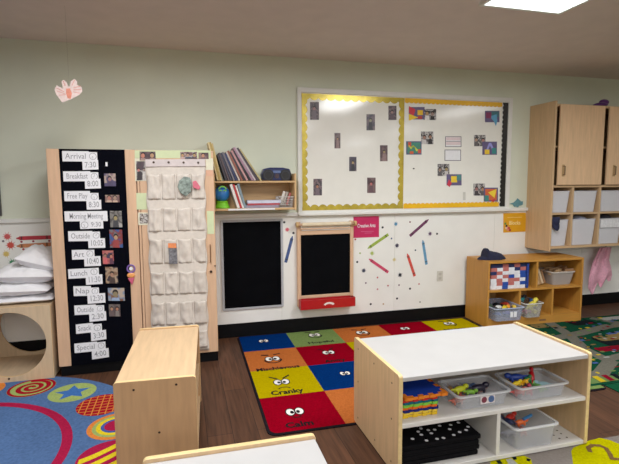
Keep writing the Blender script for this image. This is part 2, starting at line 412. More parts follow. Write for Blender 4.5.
def sched(q, Y):
    x0, y0, x1, y1, h = q
    p = [at(x0, y0, Y), at(x1, y1, Y), at(x1+.055*h, y1+h, Y), at(x0+.055*h, y0+h, Y)]
    m = MB().prism(p, (0, .001, 0), CARD)
    c = (p[0]+p[2])/2; u = (p[1]-p[0]).normalized(); v = Vector((-u.z, 0, u.x))
    return m, c+Vector((0, -.0003, 0)), u, v, (p[1]-p[0]).length, (p[3]-p[0]).length
for i, (w, tm, a, b, c) in enumerate(EV):
    nmw = w if i != 8 else 'afternoon Outside'
    tw = {4: 'upper Outside', 8: 'lower Outside'}.get(i, w)
    m, o, u, v, ww, hh = sched(a, YF-.0016)
    m.text(w, hh*.78, o, u, v, GREYINK, .004, ww*.78)
    tag(m.build('word_card'), 'white word card reading %s on the black felt board' % w if i not in (4, 8) else 'white word card reading Outside, the %s of two on the felt board' % ('upper' if i == 4 else 'lower'), 'sign', 'schedule word cards on the felt')
    m, o, u, v, ww, hh = sched(b, YF-.0003)
    r = min(ww, hh)*.42
    m.annulus(o, u, v, r*.86, r, GREYINK, n=24)
    for an, ln in ((pi/2-2*pi*(int(tm.split(':')[0])+int(tm.split(':')[1])/60)/12, .5), (pi/2-2*pi*int(tm.split(':')[1])/60, .72)):
        e = u*math.cos(an)+v*math.sin(an); g = v*math.cos(an)-u*math.sin(an)
        m.poly([o-g*r*.05, o+e*r*ln-g*r*.05, o+e*r*ln+g*r*.05, o+g*r*.05], GREYINK)
    tag(m.build('clock_card'), 'white clock face card beside the %s word card' % tw, 'sign', 'schedule clock cards on the felt')
    m, o, u, v, ww, hh = sched(c, YF-.0030)
    m.text(tm, hh*.85, o, u, v, GREYINK, .006, ww*.7)
    tag(m.build('time_card'), 'white time card reading %s under the %s card' % (tm, tw), 'sign', 'schedule time cards on the felt')
FP = [((104, 173.5, 115.4, 186.2), [(70, 60, 90), (150, 120, 130), (215, 190, 175), (90, 80, 120)], 'purple grey photo right of the Breakfast cards'),
 ((105, 195, 119.2, 202.2), [(60, 40, 45), (140, 100, 100), (200, 170, 150)], 'wide brown photo right of the Free Play cards'),
 ((109.7, 211, 121.5, 227.2), [(60, 60, 65), (150, 145, 140), (90, 85, 85), (205, 200, 195)], 'grey photo right of the Morning Meeting cards'),
 ((109.2, 229.7, 122, 247.6), [(50, 60, 70), (60, 100, 170), (150, 60, 60), (120, 130, 140)], 'blue photo with red top right of the upper Outside cards'),
 ((102.3, 250.6, 113.3, 264), [(90, 50, 70), (205, 95, 100), (220, 130, 120), (70, 60, 90)], 'reddish photo right of the Art cards'),
 ((105.2, 267, 117.4, 283.4), [(70, 55, 50), (150, 110, 85), (210, 180, 150), (60, 50, 60)], 'brown photo of a face right of the Lunch cards'),
 ((107.8, 288, 124.2, 300.8), [(60, 50, 50), (150, 105, 80), (150, 170, 200), (220, 200, 180)], 'wide photo of a sleeping child right of the Nap cards'),
 ((108.7, 304.3, 120, 316.3), [(70, 65, 65), (130, 120, 115), (100, 85, 85)], 'square grey brown photo right of the lower Outside cards')]
for i, (q, cols, lb) in enumerate(FP):
    picture(q, YF-.0012, cols, lb, 'photos on the felt board', [1, 2, 1, 1, 2, 1, 1, 2][i], 10+i)
tag(px_card(105.4, 162.2, 107.4, 166.2, YF-.0012, CARD).build('sticker'), 'tiny white sticker right of the Arrival cards', 'sticker')
# keyring on the stile
kr = thing('keyring', 'small purple keyring with orange and pink charms hanging on the stile', 'keyring', at(131, 280, YC-.012))
PUR = plastic((120, 90, 170)); k0 = at(131, 268.7, YC-.012)
MB().tube([k0+UX*.028*math.cos(a)+UZ*.03*math.sin(a) for a in [2*pi*k/20 for k in range(21)]], .006, PUR, 6, False).build('ring', kr, smooth=True)
MB().ell(at(131, 275.3, YC-.014), (.03, .008, .022), plastic((240, 160, 90))).build('orange_charm', kr, smooth=True)
MB().prism([at(127.8, 278, YC-.01), at(134.6, 277.5, YC-.01), at(132.2, 285, YC-.01)], (0, -.008, 0), plastic((205, 90, 120))).build('pink_charm', kr, bevel=.003)
MB().disc(k0, UX, UZ, .014, .014, CARD, 16, (0, .004, 0)).build('tag', kr)

# ------------------------------------------------------------------ play cube and pillows
cx, cy, cw = -1.282, 4.163, .575
pcb = thing('play_cube', 'light wooden play cube with round holes under stacked pillows', 'play cube', (cx, cy, 0.006))
def holed(y0, y1):
    n = 48; o = []; i_ = []
    for k in range(n):
        a = 2*pi*k/n + pi/4; c, s = math.cos(a), math.sin(a); q = (cw/2)/max(abs(c), abs(s))
        o.append((cx+c*q, y0, .006+cw/2+s*q)); i_.append((cx+c*.247, y0, .006+cw/2+s*.247))
    return MB().ring(o, i_, (0, y1-y0, 0), BENZ, wood((216, 178, 124), 'x'))
BENZ0, BENY0 = BENZ, BENY
BENZ, BENY = wood((208, 182, 148), 'z'), wood((208, 182, 148), 'y')
holed(cy-cw/2, cy-cw/2+.016).build('front_panel', pcb, bevel=.002)
holed(cy+cw/2-.016, cy+cw/2).build('back_panel', pcb, bevel=.002)
z0 = .006
for a in (cx-cw/2, cx+cw/2-.016): MB().box(a, a+.016, cy-cw/2+.016, cy+cw/2-.016, z0, z0+cw, BENZ).build('side_panel', pcb)
for a in (z0, z0+cw-.016): MB().box(cx-cw/2+.016, cx+cw/2-.016, cy-cw/2+.016, cy+cw/2-.016, a, a+.016, BENY).build('horizontal_panel', pcb)
MB().disc((cx-.02, cy-cw/2, z0+.028), UX, UZ, .008, .008, SCREW, 12, (0, -.004, 0)).build('screw', pcb)
BENZ, BENY = BENZ0, BENY0
PIL = mat((236, 235, 238), .9, .02, 20, .15, 0, .1)
def pillow(c, w, d, h, rot, seed, label):
    m = MB(); Rm = Matrix.Translation(c) @ rot
    def top(sg):
        def fn(u, v):
            a, b = u*2-1, v*2-1
            pr = max(0, (1-abs(a)**3.2)*(1-abs(b)**3.2))**.55
            x, y = a*w/2*(1-.07*(1-abs(b)**2)*0-.06*abs(b)**2*(1-abs(a))), b*d/2*(1-.05*abs(a)**2*(1-abs(b)))
            wr = .018*noise.noise((a*2.2+seed, b*2.2, seed)) + .010*noise.noise((a*5+seed, b*6, 3)) + .005*noise.noise((a*14, b*5+seed, 8))
            z = sg*(h/2*pr) + wr*pr**.5*(1 if sg > 0 else .4)
            return Rm @ Vector((x, y, z))
        return fn
    m.grid(top(1), 36, 30, PIL); m.grid(lambda u, v: top(-1)(1-u, v), 36, 30, PIL)
    o = m.build('pillow', smooth=True)
    return tag(o, label, 'pillow', 'white pillows stacked on the play cube')
top = z0+cw
E3 = lambda x, y, z: Matrix.Rotation(z, 4, 'Z') @ Matrix.Rotation(y, 4, 'Y') @ Matrix.Rotation(x, 4, 'X')
pillow((-1.275, 4.17, top+.030), .565, .50, .06, E3(0, 0, .02), 1.3, 'flat white pillow at the bottom of the stack on the play cube')
pillow((-1.285, 4.17, top+.108), .55, .50, .115, E3(0, .02, -.02), 4.1, 'white pillow second from the bottom on the play cube')
pillow((-1.195, 4.18, top+.215), .43, .50, .15, E3(0, .04, .02), 7.7, 'plump white pillow just beneath the tilted one')
pillow((-1.105, 4.19, top+.318), .30, .44, .15, E3(.05, .30, .03), 9.2, 'white pillow tilted on top of the pillow stack')

# board at the far left of the wall
lb = thing('mounted_board', 'dark framed grey board on the wall at the left picture edge', 'board', (-2.0, D-.015, 1.23))
MB().box(-2.55, -1.49, D-.02, D-.002, 1.25, 2.28, mat((160, 165, 165), .3, .02, 5)).build('panel', lb)
fm = MB(); fo = rrect((-2.02, D-.028, 1.765), UX, UZ, 1.106, 1.07, .01); fi = rrect((-2.02, D-.028, 1.765), UX, UZ, 1.07, 1.035, .005)
fm.ring(fo, fi, (0, .026, 0), mat((60, 60, 62), .4, .1, 30)).build('frame', lb)

# ------------------------------------------------------------------ wall decals
def crayon(a, b, rgb, w, Y, label, grp='crayon decals'):
    p, q = at(*a, Y), at(*b, Y); d = (q-p); L = d.length; d.normalize(); n = Vector((-d.z, 0, d.x))
    m = MB(); col = mat(rgb, .6, .08, 40); dk = mat(tuple(int(v*.55) for v in rgb), .6, .05, 40)
    g = lambda s, t: p + d*(s*L) + n*(t*w)
    t = .0012*UY*-1
    m.prism([g(0, -.12), g(0, .12), g(.09, .32), g(.09, -.32)], t, col)
    m.prism([g(.09, -.45), g(.09, .45), g(1, .45), g(1, -.45)], t, col)
    e = -UY*.0016
    for s in (.13, .86): m.poly([g(s, -.45)+e, g(s, .45)+e, g(s+.045, .45)+e, g(s+.045, -.45)+e], dk)
    return tag(m.build('crayon_decal'), label, 'wall decal', grp)
CW = .034
crayon((367.6, 248.6), (388.3, 234.4), (150, 175, 62), CW, W, 'lime green crayon decal below the pink sign')
crayon((428.6, 219.3), (409.8, 236), (105, 45, 85), CW, W, 'dark purple crayon decal high on the white wall')
crayon((422.7, 240), (426.5, 264.6), (92, 150, 190), CW, W, 'light blue crayon decal right of the red one')
crayon((407.2, 253.6), (414.7, 276.2), (212, 70, 55), CW, W, 'red orange crayon decal between pink and blue crayons')
crayon((368.8, 258.8), (388.2, 272.3), (205, 55, 95), CW, W, 'pink crayon decal slanting down beside the easel')
crayon((292.5, 236), (285.6, 262.5), (55, 80, 135), CW, W, 'navy blue crayon decal between chalkboard and easel')
crayon((16.2, 238.4), (51, 237.2), (185, 40, 55), CW+.004, W, 'dark red crayon decal above the pillows')
crayon((16.5, 246.2), (51, 244.2), (200, 125, 80), CW+.004, W, 'orange brown crayon decal just above the tilted pillow')
def splat(x, y, r, rgb, label, seed=0):
    c = at(x, y, W); rr = random.Random(seed+3); n = 40; ph = [rr.uniform(.7, 1.5) for _ in range(10)]
    p = []
    for k in range(n):
        a = 2*pi*k/n; q = r*(.72 + (.55*ph[k//4 % 10] if k % 4 == 0 else 0))
        p.append(c+UX*q*math.cos(a)+UZ*q*math.sin(a))
    return tag(MB().prism(p, -UY*.001, mat(rgb, .6, .05, 40)).build('splat_decal'), label, 'wall decal', 'paint splat decals')
SP = [(395.8, 224, .022, (80, 140, 180), 'light blue paint splat decal below the chair rail'), (397, 245.5, .024, (52, 45, 70), 'dark indigo paint splat decal right of lime green crayon'),
 (372, 253.3, .022, (165, 185, 85), 'lime paint splat decal under the lime green crayon'), (394.2, 259.6, .02, (215, 200, 140), 'pale yellow paint splat decal above the pink crayon end'),
 (363.7, 270.6, .024, (45, 50, 75), 'navy paint splat decal below left of the pink crayon'), (400, 275, .024, (28, 30, 45), 'near black paint splat decal left of the red orange crayon tip'),
 (430, 233.7, .022, (85, 55, 90), 'purple paint splat decal right of the dark purple crayon'), (287.2, 229.6, .022, (212, 95, 110), 'pink paint splat decal between chalkboard and easel'),
 (7.2, 236.6, .03, (205, 85, 85), 'red paint splat decal nearest the chair rail at far left'), (10.6, 245.2, .034, (205, 75, 60), 'large red orange paint splat decal left of the orange crayon'),
 (6.2, 254, .028, (215, 185, 100), 'mustard yellow paint splat decal at far left'), (12.6, 262.8, .03, (60, 140, 95), 'green paint splat decal just above the pillow stack')]
for i, s in enumerate(SP): splat(s[0], s[1], s[2], s[3], s[4], i)
def dot(x, y, r, rgb, label):
    return tag(MB().disc(at(x, y, W), UX, UZ, r, r, mat(rgb, .6, .05, 40), 14, -UY*.001).build('dot_decal'), label, 'wall decal', 'small paint dot decals')
K, RD, PU = (35, 33, 40), (175, 55, 65), (110, 75, 100)
DT = [(382.6, 227.4, K, 'black dot decal right of the pink sign'), (410, 222, (130, 60, 70), 'maroon dot decal left of the dark purple crayon top'), (437, 233.8, K, 'black dot decal right of the purple splat'),
 (391.5, 238.5, (80, 90, 130), 'tiny blue dot decal between light blue and indigo splats'), (415.4, 250.2, (60, 70, 90), 'dark blue dot decal between red and blue crayon tips'), (360, 253.2, (160, 180, 90), 'tiny lime dot decal near the easel frame'),
 (357.2, 262, K, 'black dot decal beside the easel frame'), (377.5, 277.5, RD, 'red dot decal under the pink crayon middle'), (365.8, 283, PU, 'mauve dot decal under the navy splat'),
 (377.5, 289.2, (190, 110, 120), 'pale red dot decal lowest under the pink crayon'), (388, 285.6, RD, 'red dot decal below the pink crayon end'), (399, 285.1, PU, 'mauve dot decal below the near black splat'),
 (419, 284, (200, 120, 115), 'salmon dot decal below the red orange crayon'), (410, 288.7, K, 'black dot decal below the salmon dot'), (397, 298.5, K, 'black dot decal low on the white wall under the mauve dot'),
 (370.7, 304.1, K, 'black dot decal lowest and nearest the red tray'), (383.3, 304, (190, 160, 120), 'tan dot decal low beside the lowest black dot'), (420, 302, (150, 150, 140), 'grey dot decal low on the wall nearest the outlet'),
 (284.2, 222.2, K, 'black dot decal at chalkboard top right corner'), (293.4, 233, K, 'black dot decal above the navy crayon'), (355.3, 239.4, RD, 'red dot decal under the pink sign corner'),
 (21.5, 241.8, (150, 40, 60), 'maroon dot decal between the two left crayon tips'), (33.3, 241.3, (150, 40, 60), 'maroon dot decal between the two left crayons, middle'), (49.3, 240.8, (150, 40, 60), 'maroon dot decal between the two left crayons, by the cabinet'),
 (23.4, 249.2, RD, 'red dot decal under the orange brown crayon'), (22.8, 258, (190, 165, 110), 'tan dot decal above the tilted pillow'), (3.2, 241.2, (110, 100, 110), 'grey dot decal between the two red splats at far left')]
for x, y, c, l in DT: dot(x, y, .0095 if c != K else .012, c, l)

# outlet
ot = thing('power_outlet', 'white outlet plate on the lower wall below the blue crayon', 'outlet', at(439.7, 280.5, W))
oc = at(439.7, 276, W)
MB().prism(rrect(oc, UX, UZ, .072, .115, .006), (0, -.006, 0), mat((205, 202, 192), .4, .02, 20)).build('cover_plate', ot, bevel=.0015)
for dz in (-.024, .024): MB().prism(rrect(oc+UZ*dz-UY*.006, UX, UZ, .034, .03, .01), (0, -.002, 0), mat((185, 182, 172), .4, .02, 20)).build('socket', ot)

# ------------------------------------------------------------------ signs
def sign(x0, y0, x1, y1, Y, rgb, label):
    p = [at(x0, y0, Y), at(x1, y0-.7, Y), at(x1, y1-1, Y), at(x0, y1, Y)]
    return MB().prism(p, (0, -.002, 0), mat(rgb, .35, .04, 8)), p
m, p = sign(353.4, 216.6, 379, 238, W, (196, 28, 88), '')
c = (p[0]+p[2])/2 - UY*.0026
m.text('Creative Arts', .052, c+UX*.0-UZ*(-.012), UX, UZ, CARD, .012, .2)
m.poly([c+UX*-.06-UZ*.045, c+UX*.08-UZ*.045, c+UX*.08-UZ*.049, c+UX*-.06-UZ*.049], mat((215, 110, 150), .5, .02, 10))
m.poly([c+UX*-.02-UZ*.062, c+UX*.06-UZ*.062, c+UX*.06-UZ*.066, c+UX*-.02-UZ*.066], mat((215, 110, 150), .5, .02, 10))
tag(m.build('sign'), 'magenta sign reading Creative Arts right of the easel', 'sign')
m, p = sign(503.2, 213.2, 525.8, 232.6, W, (222, 158, 22), '')
c = (p[0]+p[2])/2 - UY*.0026
m.text('Blocks', .062, c-UZ*.005+UX*.0, UX, UZ, mat((250, 225, 150), .5, .02, 10), .014, .15)
m.poly([c+UX*-.1+UZ*.055, c+UX*.09+UZ*.055, c+UX*.09+UZ*.061, c+UX*-.1+UZ*.061], mat((240, 205, 110), .5, .02, 10))
for k, (dx, dz, rgb) in enumerate(((-.125, -.01, (90, 140, 60)), (-.108, -.035, (40, 30, 40)), (-.09, -.055, (215, 130, 110)), (-.075, -.06, (190, 45, 50)), (-.092, -.08, (225, 130, 120)), (-.062, -.085, (150, 25, 45)), (-.115, -.06, (230, 190, 160)))):
    m.poly(rrect(c+UX*dx+UZ*dz-UY*.0004*(k+1), UX, UZ, .024, .024, .005), mat(rgb, .5, .03, 20))
tag(m.build('sign'), 'orange yellow sign reading Blocks beside the wall cabinet', 'sign')
# dinosaur cut-out standing on the ledge
dn = [(509.6, 204), (513.6, 203), (516, 201), (517.7, 198.6), (519.4, 200.3), (521.6, 201.9), (523, 201.6), (523, 204.9), (521, 205.9), (519, 206.3), (518.4, 207.6), (516.8, 207.6), (516.2, 206.4), (515, 207.4), (513.8, 206.4), (513, 204.8)]
tag(MB().prism([at(x, y-.4, D-.012) for x, y in dn], (0, .004, 0), mat((88, 140, 150), .5, .08, 40)).build('dinosaur_cutout'), 'small teal dinosaur cutout at right end of the whiteboard ledge', 'dinosaur cutout')

# ------------------------------------------------------------------ chalkboard in metal frame
cb = thing('chalkboard', 'black chalkboard in thin silver frame hung on the lower white wall', 'chalkboard', (.645, D-.02, .28))
MB().box(.362, .926, D-.018, D-.007, .29, 1.135, mat((7, 8, 11), .9, .12, 6, 0, 0, .05)).build('board', cb)
fm = MB(); fm.ring(rrect((.645, D-.024, .711), UX, UZ, .60, .875, .008), rrect((.645, D-.024, .711), UX, UZ, .558, .835, .003), (0, .018, 0), mat((176, 178, 184), .3, .05, 40))
fm.build('frame', cb, bevel=.002)

# easel
GX = Matrix.Translation((-.024, 0, 0))
ea = thing('easel', 'wooden wall easel with paper roll, chalkboard and red tray', 'easel', (1.395, D-.03, .25))
EY = D-.045
MB().box(1.142, 1.668, EY+.006, EY+.022, .37, .99, mat((8, 9, 12), .9, .1, 6, 0, 0, .05)).build('chalkboard_panel', ea)
for a in (1.108, 1.662): MB().box(a, a+.036, EY-.004, D-.008, .265, 1.115, MAPLEZ).build('side_rail', ea, bevel=.004)
MB().box(1.144, 1.662, EY-.002, D-.008, .985, 1.045, MAPLEX).build('top_rail', ea, bevel=.003)
MB().box(1.144, 1.662, EY-.002, D-.008, .345, .375, MAPLEX).build('bottom_rail', ea, bevel=.003)
MB().tube([(1.10, EY-.03, 1.09), (1.702, EY-.03, 1.09)], .012, MAPLEX, 14).build('dowel', ea, smooth=True)
for a in (1.088, 1.69): MB().tube([(a, EY-.03, 1.09), (a+.026, EY-.03, 1.09)], .026, wood((205, 165, 110), 'x'), 16).build('dowel_knob', ea, bevel=.004)
MB().tube([(1.15, EY-.03, 1.09), (1.655, EY-.03, 1.09)], .02, mat((226, 208, 176), .8, .03, 20), 20).build('paper_roll', ea)
MB().box(1.15, 1.655, EY-.012, EY-.010, 1.03, 1.08, mat((228, 222, 212), .8, .03, 20)).build('paper_sheet', ea)
MB().tube([(1.144, EY-.012, 1.045), (1.662, EY-.012, 1.045)], .008, MAPLEX, 10).build('paper_cutter', ea)
RED = mat((176, 14, 24), .35, .04, 20)
ty = MB()
ty.box(1.118, 1.69, EY-.085, EY-.073, .25, .345, RED); ty.box(1.118, 1.69, EY-.004, EY-.0, .25, .345, RED)
ty.box(1.118, 1.69, EY-.073, EY-.004, .25, .26, RED)
for a in (1.118, 1.68): ty.box(a, a+.01, EY-.073, EY-.004, .26, .345, RED)
tr_ = ty.build('tray', ea, bevel=.004)
lg = MB(); c = Vector((1.41, EY-.0855, .283))
lg.annulus(c+UZ*-.03, UX, UZ, .052, .075, mat((238, 225, 222), .5, .03, 20), .7, pi-.7, 14, .8)
lg.build('emblem', tr_)
GX = None

# ------------------------------------------------------------------ whiteboard with bulletin borders
wbd = thing('whiteboard', 'wide two panel whiteboard in white frame mounted above the chair rail', 'whiteboard', (2.31, D-.02, 1.21))
WY = D-.02                                           # board face
WBM = mat((240, 238, 230), .11, .012, 9, .03)
MB().box(1.13, 2.228, WY, D-.002, 1.21, 2.375, WBM).build('writing_panel', wbd)
MB().box(2.232, 3.49, WY, D-.002, 1.21, 2.375, WBM).build('writing_panel', wbd)
fm = MB(); fm.ring([(1.102, D-.032, 1.196), (3.532, D-.032, 1.196), (3.532, D-.032, 2.412), (1.102, D-.032, 2.412)], [(1.14, D-.032, 1.222), (3.484, D-.032, 1.222), (3.484, D-.032, 2.365), (1.14, D-.032, 2.365)], (0, .031, 0), WHITETRIM)
fm.build('frame', wbd, bevel=.004)
MB().box(1.10, 3.54, D-.06, D-.036, 1.176, 1.202, WHITETRIM).build('ledge', wbd, bevel=.004)
NS = [0]
def scallop(a, b, inward, w, m, label, per=.085, amp=.028):
    """border strip from a to b (x,z) on the board, scalloped on the inward side"""
    yy = WY-.0012-.0011*NS[0]; NS[0] += 1
    A, B, I = Vector((a[0], yy, a[1])), Vector((b[0], yy, b[1])), Vector((inward[0], 0, inward[1]))
    L = (B-A).length; d = (B-A)/L; n = int(L/per*8); m_ = MB()
    for k in range(n):
        s0, s1 = L*k/n, L*(k+1)/n
        g = lambda s: w - amp*(1-abs(math.sin(pi*s/per))**.6)
        m_.prism([A+d*s0, A+d*s1, A+d*s1+I*g(s1), A+d*s0+I*g(s0)], (0, .0008, 0), m)
    return tag(m_.build('border_strip'), label, 'border trim', 'scalloped border strips on the whiteboard')
GOLD = mat((200, 176, 62), .25, .14, 14, .2, .35); YEL = mat((240, 182, 20), .35, .05, 10); BLK = mat((18, 17, 18), .4, .05, 10)
scallop((1.143, 2.358), (2.226, 2.358), (0, -1), .062, GOLD, 'gold scalloped border strip along the top of left whiteboard half')
scallop((1.143, 1.226), (2.226, 1.226), (0, 1), .058, GOLD, 'gold scalloped border strip along the bottom of left whiteboard half')
scallop((1.146, 1.226), (1.146, 2.356), (1, 0), .056, GOLD, 'gold scalloped border strip at the far left of the whiteboard')
scallop((2.232, 1.226), (2.232, 2.356), (-1, 0), .062, GOLD, 'gold scalloped border strip down the middle of the whiteboard')
scallop((2.236, 2.358), (3.40, 2.358), (0, -1), .052, YEL, 'yellow scalloped border strip along the top of right whiteboard half', .05, .014)
scallop((2.236, 1.226), (3.40, 1.226), (0, 1), .055, YEL, 'yellow scalloped border strip along the bottom of right whiteboard half', .05, .014)
scallop((3.476, 1.226), (3.476, 2.358), (-1, 0), .07, BLK, 'black scalloped border strip at the right edge of the whiteboard', .05, .016)
DARKP = [(42, 36, 44), (90, 72, 84), (150, 125, 130), (70, 62, 74), (110, 95, 105)]
LP = [((310, 102, 319, 119.8), 'photo at the top left corner of the left whiteboard half', 1), ((334.5, 133, 340.4, 148.4), 'narrow photo in upper middle of left whiteboard half', 2),
 ((366.5, 114.2, 375, 130.3), 'photo right of centre near the top of left whiteboard half', 3), ((388.4, 105.8, 396.5, 120), 'photo at the top right corner of the left whiteboard half', 4),
 ((380, 145.2, 387.6, 161.2), 'photo on the right side of left whiteboard half, mid height', 5), ((349.2, 156.8, 356.5, 171.2), 'small photo at the centre of left whiteboard half', 6),
 ((313.4, 178.8, 322, 195.4), 'photo at the lower left corner of left whiteboard half', 7), ((367.2, 177.6, 375.6, 193), 'photo at the lower right of left whiteboard half', 8)]
for i, (q, lb_, s) in enumerate(LP):
    picture(q, WY-.0015, [DARKP, [(52, 44, 52), (98, 70, 78), (140, 112, 112)], [(40, 38, 48), (80, 72, 92), (130, 110, 120)]][i % 3], lb_, 'photos on the left whiteboard half', 1, 30+s, 0)
BW = [(35, 32, 36), (200, 195, 195), (90, 85, 88), (230, 225, 222), (60, 55, 60)]
RP = [((423.5, 109, 436.2, 120), 'grey photo pair at right of the upper left collage', 1), ((421, 131.5, 433.4, 144.2), 'black and white photo above the teal collage', 2), ((437.6, 164, 449.4, 176), 'black and white photo at bottom centre of right whiteboard half', 3),
 ((474, 135, 485.6, 146.2), 'black and white photo near the right of right whiteboard half', 4), ((473.5, 183.5, 485, 195.6), 'black and white photo at the lower right of right whiteboard half', 5)]
for q, lb_, s in RP:
    picture(q, WY-.0012, BW, lb_, 'photos on the right whiteboard half', 2, 50+s, 0)
def art(q, rgb, shapes, label):
    m = px_card(*q, WY-.0028, mat(rgb, .6, .05, 20), skew=0); x0, y0, x1, y1 = q
    for k, (pts, c) in enumerate(shapes):
        m.poly([at(x0+(x1-x0)*u, y0+(y1-y0)*v, WY-.0028)-UY*.0004*(k+1) for u, v in pts], mat(c, .6, .05, 20))
    return tag(m.build('collage'), label, 'artwork', 'paper collages on the right whiteboard half')
sq = lambda u, v, a, b: [(u-a, v-b), (u+a, v-b), (u+a, v+b), (u-a, v+b)]
PUp = (95, 85, 125)
art((408.8, 107, 424.6, 119.4), PUp, [([(0, -.08), (.42, .2), (.3, .75), (.0, .45)], (205, 45, 60)), ([(.0, .55), (.6, .85), (.0, 1.1)], (240, 200, 40)), (sq(.72, .45, .17, .2), (240, 190, 40)), (sq(.7, .85, .14, .12), (180, 60, 50))], 'purple collage with yellow triangle at upper left of right half')
art((406.2, 141.2, 421.6, 154.6), (75, 85, 120), [(sq(.5, .5, .42, .4), (60, 130, 110)), (sq(.22, .25, .1, .18), (200, 70, 50)), ([(.15, .35), (.3, .6), (.5, .35), (.65, .75), (.8, .7), (.6, .45), (.45, .3), (.3, .45), (.2, .3)], (200, 210, 60)), (sq(.35, .85, .12, .1), (210, 90, 50)), (sq(.85, .75, .1, .15), (200, 80, 60))], 'teal green collage with yellow squiggle on left of right half')
art((446.6, 174.2, 461.6, 185.4), PUp, [(sq(.5, .45, .2, .28), (240, 205, 50)), ([(.02, .95), (.15, .45), (.35, .8), (.2, 1.15)], (200, 45, 70)), (sq(.82, .3, .15, .25), (70, 130, 130))], 'purple collage with yellow square at the lower centre')
art((485, 110.8, 499.5, 122.2), PUp, [(sq(.7, .3, .25, .25), (60, 110, 120)), ([(.3, .5), (.8, .3), (.85, .9), (.75, 1.35), (.6, .9)], (90, 160, 200)), (sq(.25, .4, .18, .25), (130, 50, 90))], 'purple collage with blue bird shape at the upper right')
art((482.4, 141.6, 497, 154.8), PUp, [([(.2, .8), (.45, .1), (.6, .1), (.85, .7), (.75, .8), (.52, .3), (.3, .85)], (150, 150, 220)), (sq(.32, .78, .16, .18), (240, 200, 50)), (sq(.8, .7, .15, .22), (50, 130, 130))], 'purple collage with lavender arch at right of right half')
art((483.8, 187.6, 498, 201.6), PUp, [(sq(.5, .5, .4, .4), (210, 95, 50)), ([(.3, .35), (.9, .1), (.75, .75)], (240, 205, 50)), ([(.5, .9), (.8, .8), (.65, 1.2)], (190, 40, 60)), (sq(.2, .75, .15, .2), (60, 130, 120))], 'orange and yellow collage at the lower right corner of the board')
for q, h, lb_ in (((445.2, 136.4, 461.4, 147), (226, 205, 208), 'white card with pink heading lines in middle of right half'), ((444.6, 149.6, 461, 160.8), (238, 238, 238), 'white card with dark outline under the pink headed card')):
    m = px_card(*q, WY-.0012, mat((95, 85, 98), .5, .05, 20), skew=0); x0, y0, x1, y1 = q
    g = lambda u, v: at(x0+(x1-x0)*u, y0+(y1-y0)*v, WY-.0012)-UY*.0004
    m.poly([g(.04, .06), g(.96, .06), g(.96, .94), g(.04, .94)], CARD)
    if h[1] < 220:
        for k, v in enumerate((.08, .5)):
            m.poly([g(.05, v)-UY*.0003, g(.95, v)-UY*.0003, g(.95, v+.3)-UY*.0003, g(.05, v+.3)-UY*.0003], mat(h, .5, .03, 20))
        m.poly([g(.05, .44)-UY*.0006, g(.95, .44)-UY*.0006, g(.95, .5)-UY*.0006, g(.05, .5)-UY*.0006], GREYINK)
    tag(m.build('notice_card'), lb_, 'card', 'notice cards on the right whiteboard half')
tag(MB().disc(at(413.6, 168.6, WY-.001), UX, UZ, .011, .007, INK, 12, -UY*.004).build('magnet'), 'tiny black magnet below the teal green collage', 'magnet')
tag(px_card(463, 192, 465.6, 200.2, WY-.001, mat((205, 203, 195), .3, .03, 20), .004, skew=0).build('hook_strip', bevel=.001), 'small clear white hook strip near the board bottom', 'hook')

# ------------------------------------------------------------------ wall bookshelf
SY0 = 4.255; SX0, SX1 = .272, 1.036; ST, SB = 1.517, 1.268
bs = thing('bookshelf', 'two tier wooden wall shelf holding books beside the tall cabinet', 'shelf', ((SX0+SX1)/2, D-.1, SB-.02))
for a in (SX0, SX1-.018): MB().box(a, a+.018, SY0, D-.001, SB-.025, 1.585, wood((214, 176, 126), 'z')).build('side_panel', bs, bevel=.003)
SHX = wood((206, 168, 118), 'x')
MB().box(SX0+.018, SX1-.018, SY0+.004, D-.001, ST-.017, ST, SHX).build('shelf_board', bs, bevel=.002)
lowb = MB().box(SX0+.018, SX1-.018, SY0+.004, D-.001, SB-.018, SB, SHX).build('shelf_board', bs, bevel=.002)
MB().box(SX0+.018, SX1-.018, D-.012, D-.001, SB, ST-.017, wood((190, 152, 106), 'x')).build('back_panel', bs)
q0, q1 = at(228.3, 207.7, SY0), at(275, 207, SY0)
MB().box(q0.x, q1.x, SY0+.0005, SY0+.0035, SB-.016, SB-.002, CARD).build('label_strip', lowb)
PAGE = mat((228, 218, 200), .8, .06, 60)
def book(P, h, d, t, rgb, label, lay=False, group='books leaning on the upper wall shelf', bt=.0015):
    """P maps book space (x thickness, y depth with spine at 0, z height) to the room"""
    col = mat(rgb, .45, .06, 30)
    m = MB(); m.X = P; m.box(0, bt, 0, d, 0, h, col); m.box(t-bt, t, 0, d, 0, h, col); m.box(bt, t-bt, 0, bt, 0, h, col)
    root = m.build('book')
    n = MB(); n.X = P; n.box(bt, t-bt, bt, d-.004, .004, h-.004, PAGE); n.build('pages', root)
    return tag(root, label, 'book', group)
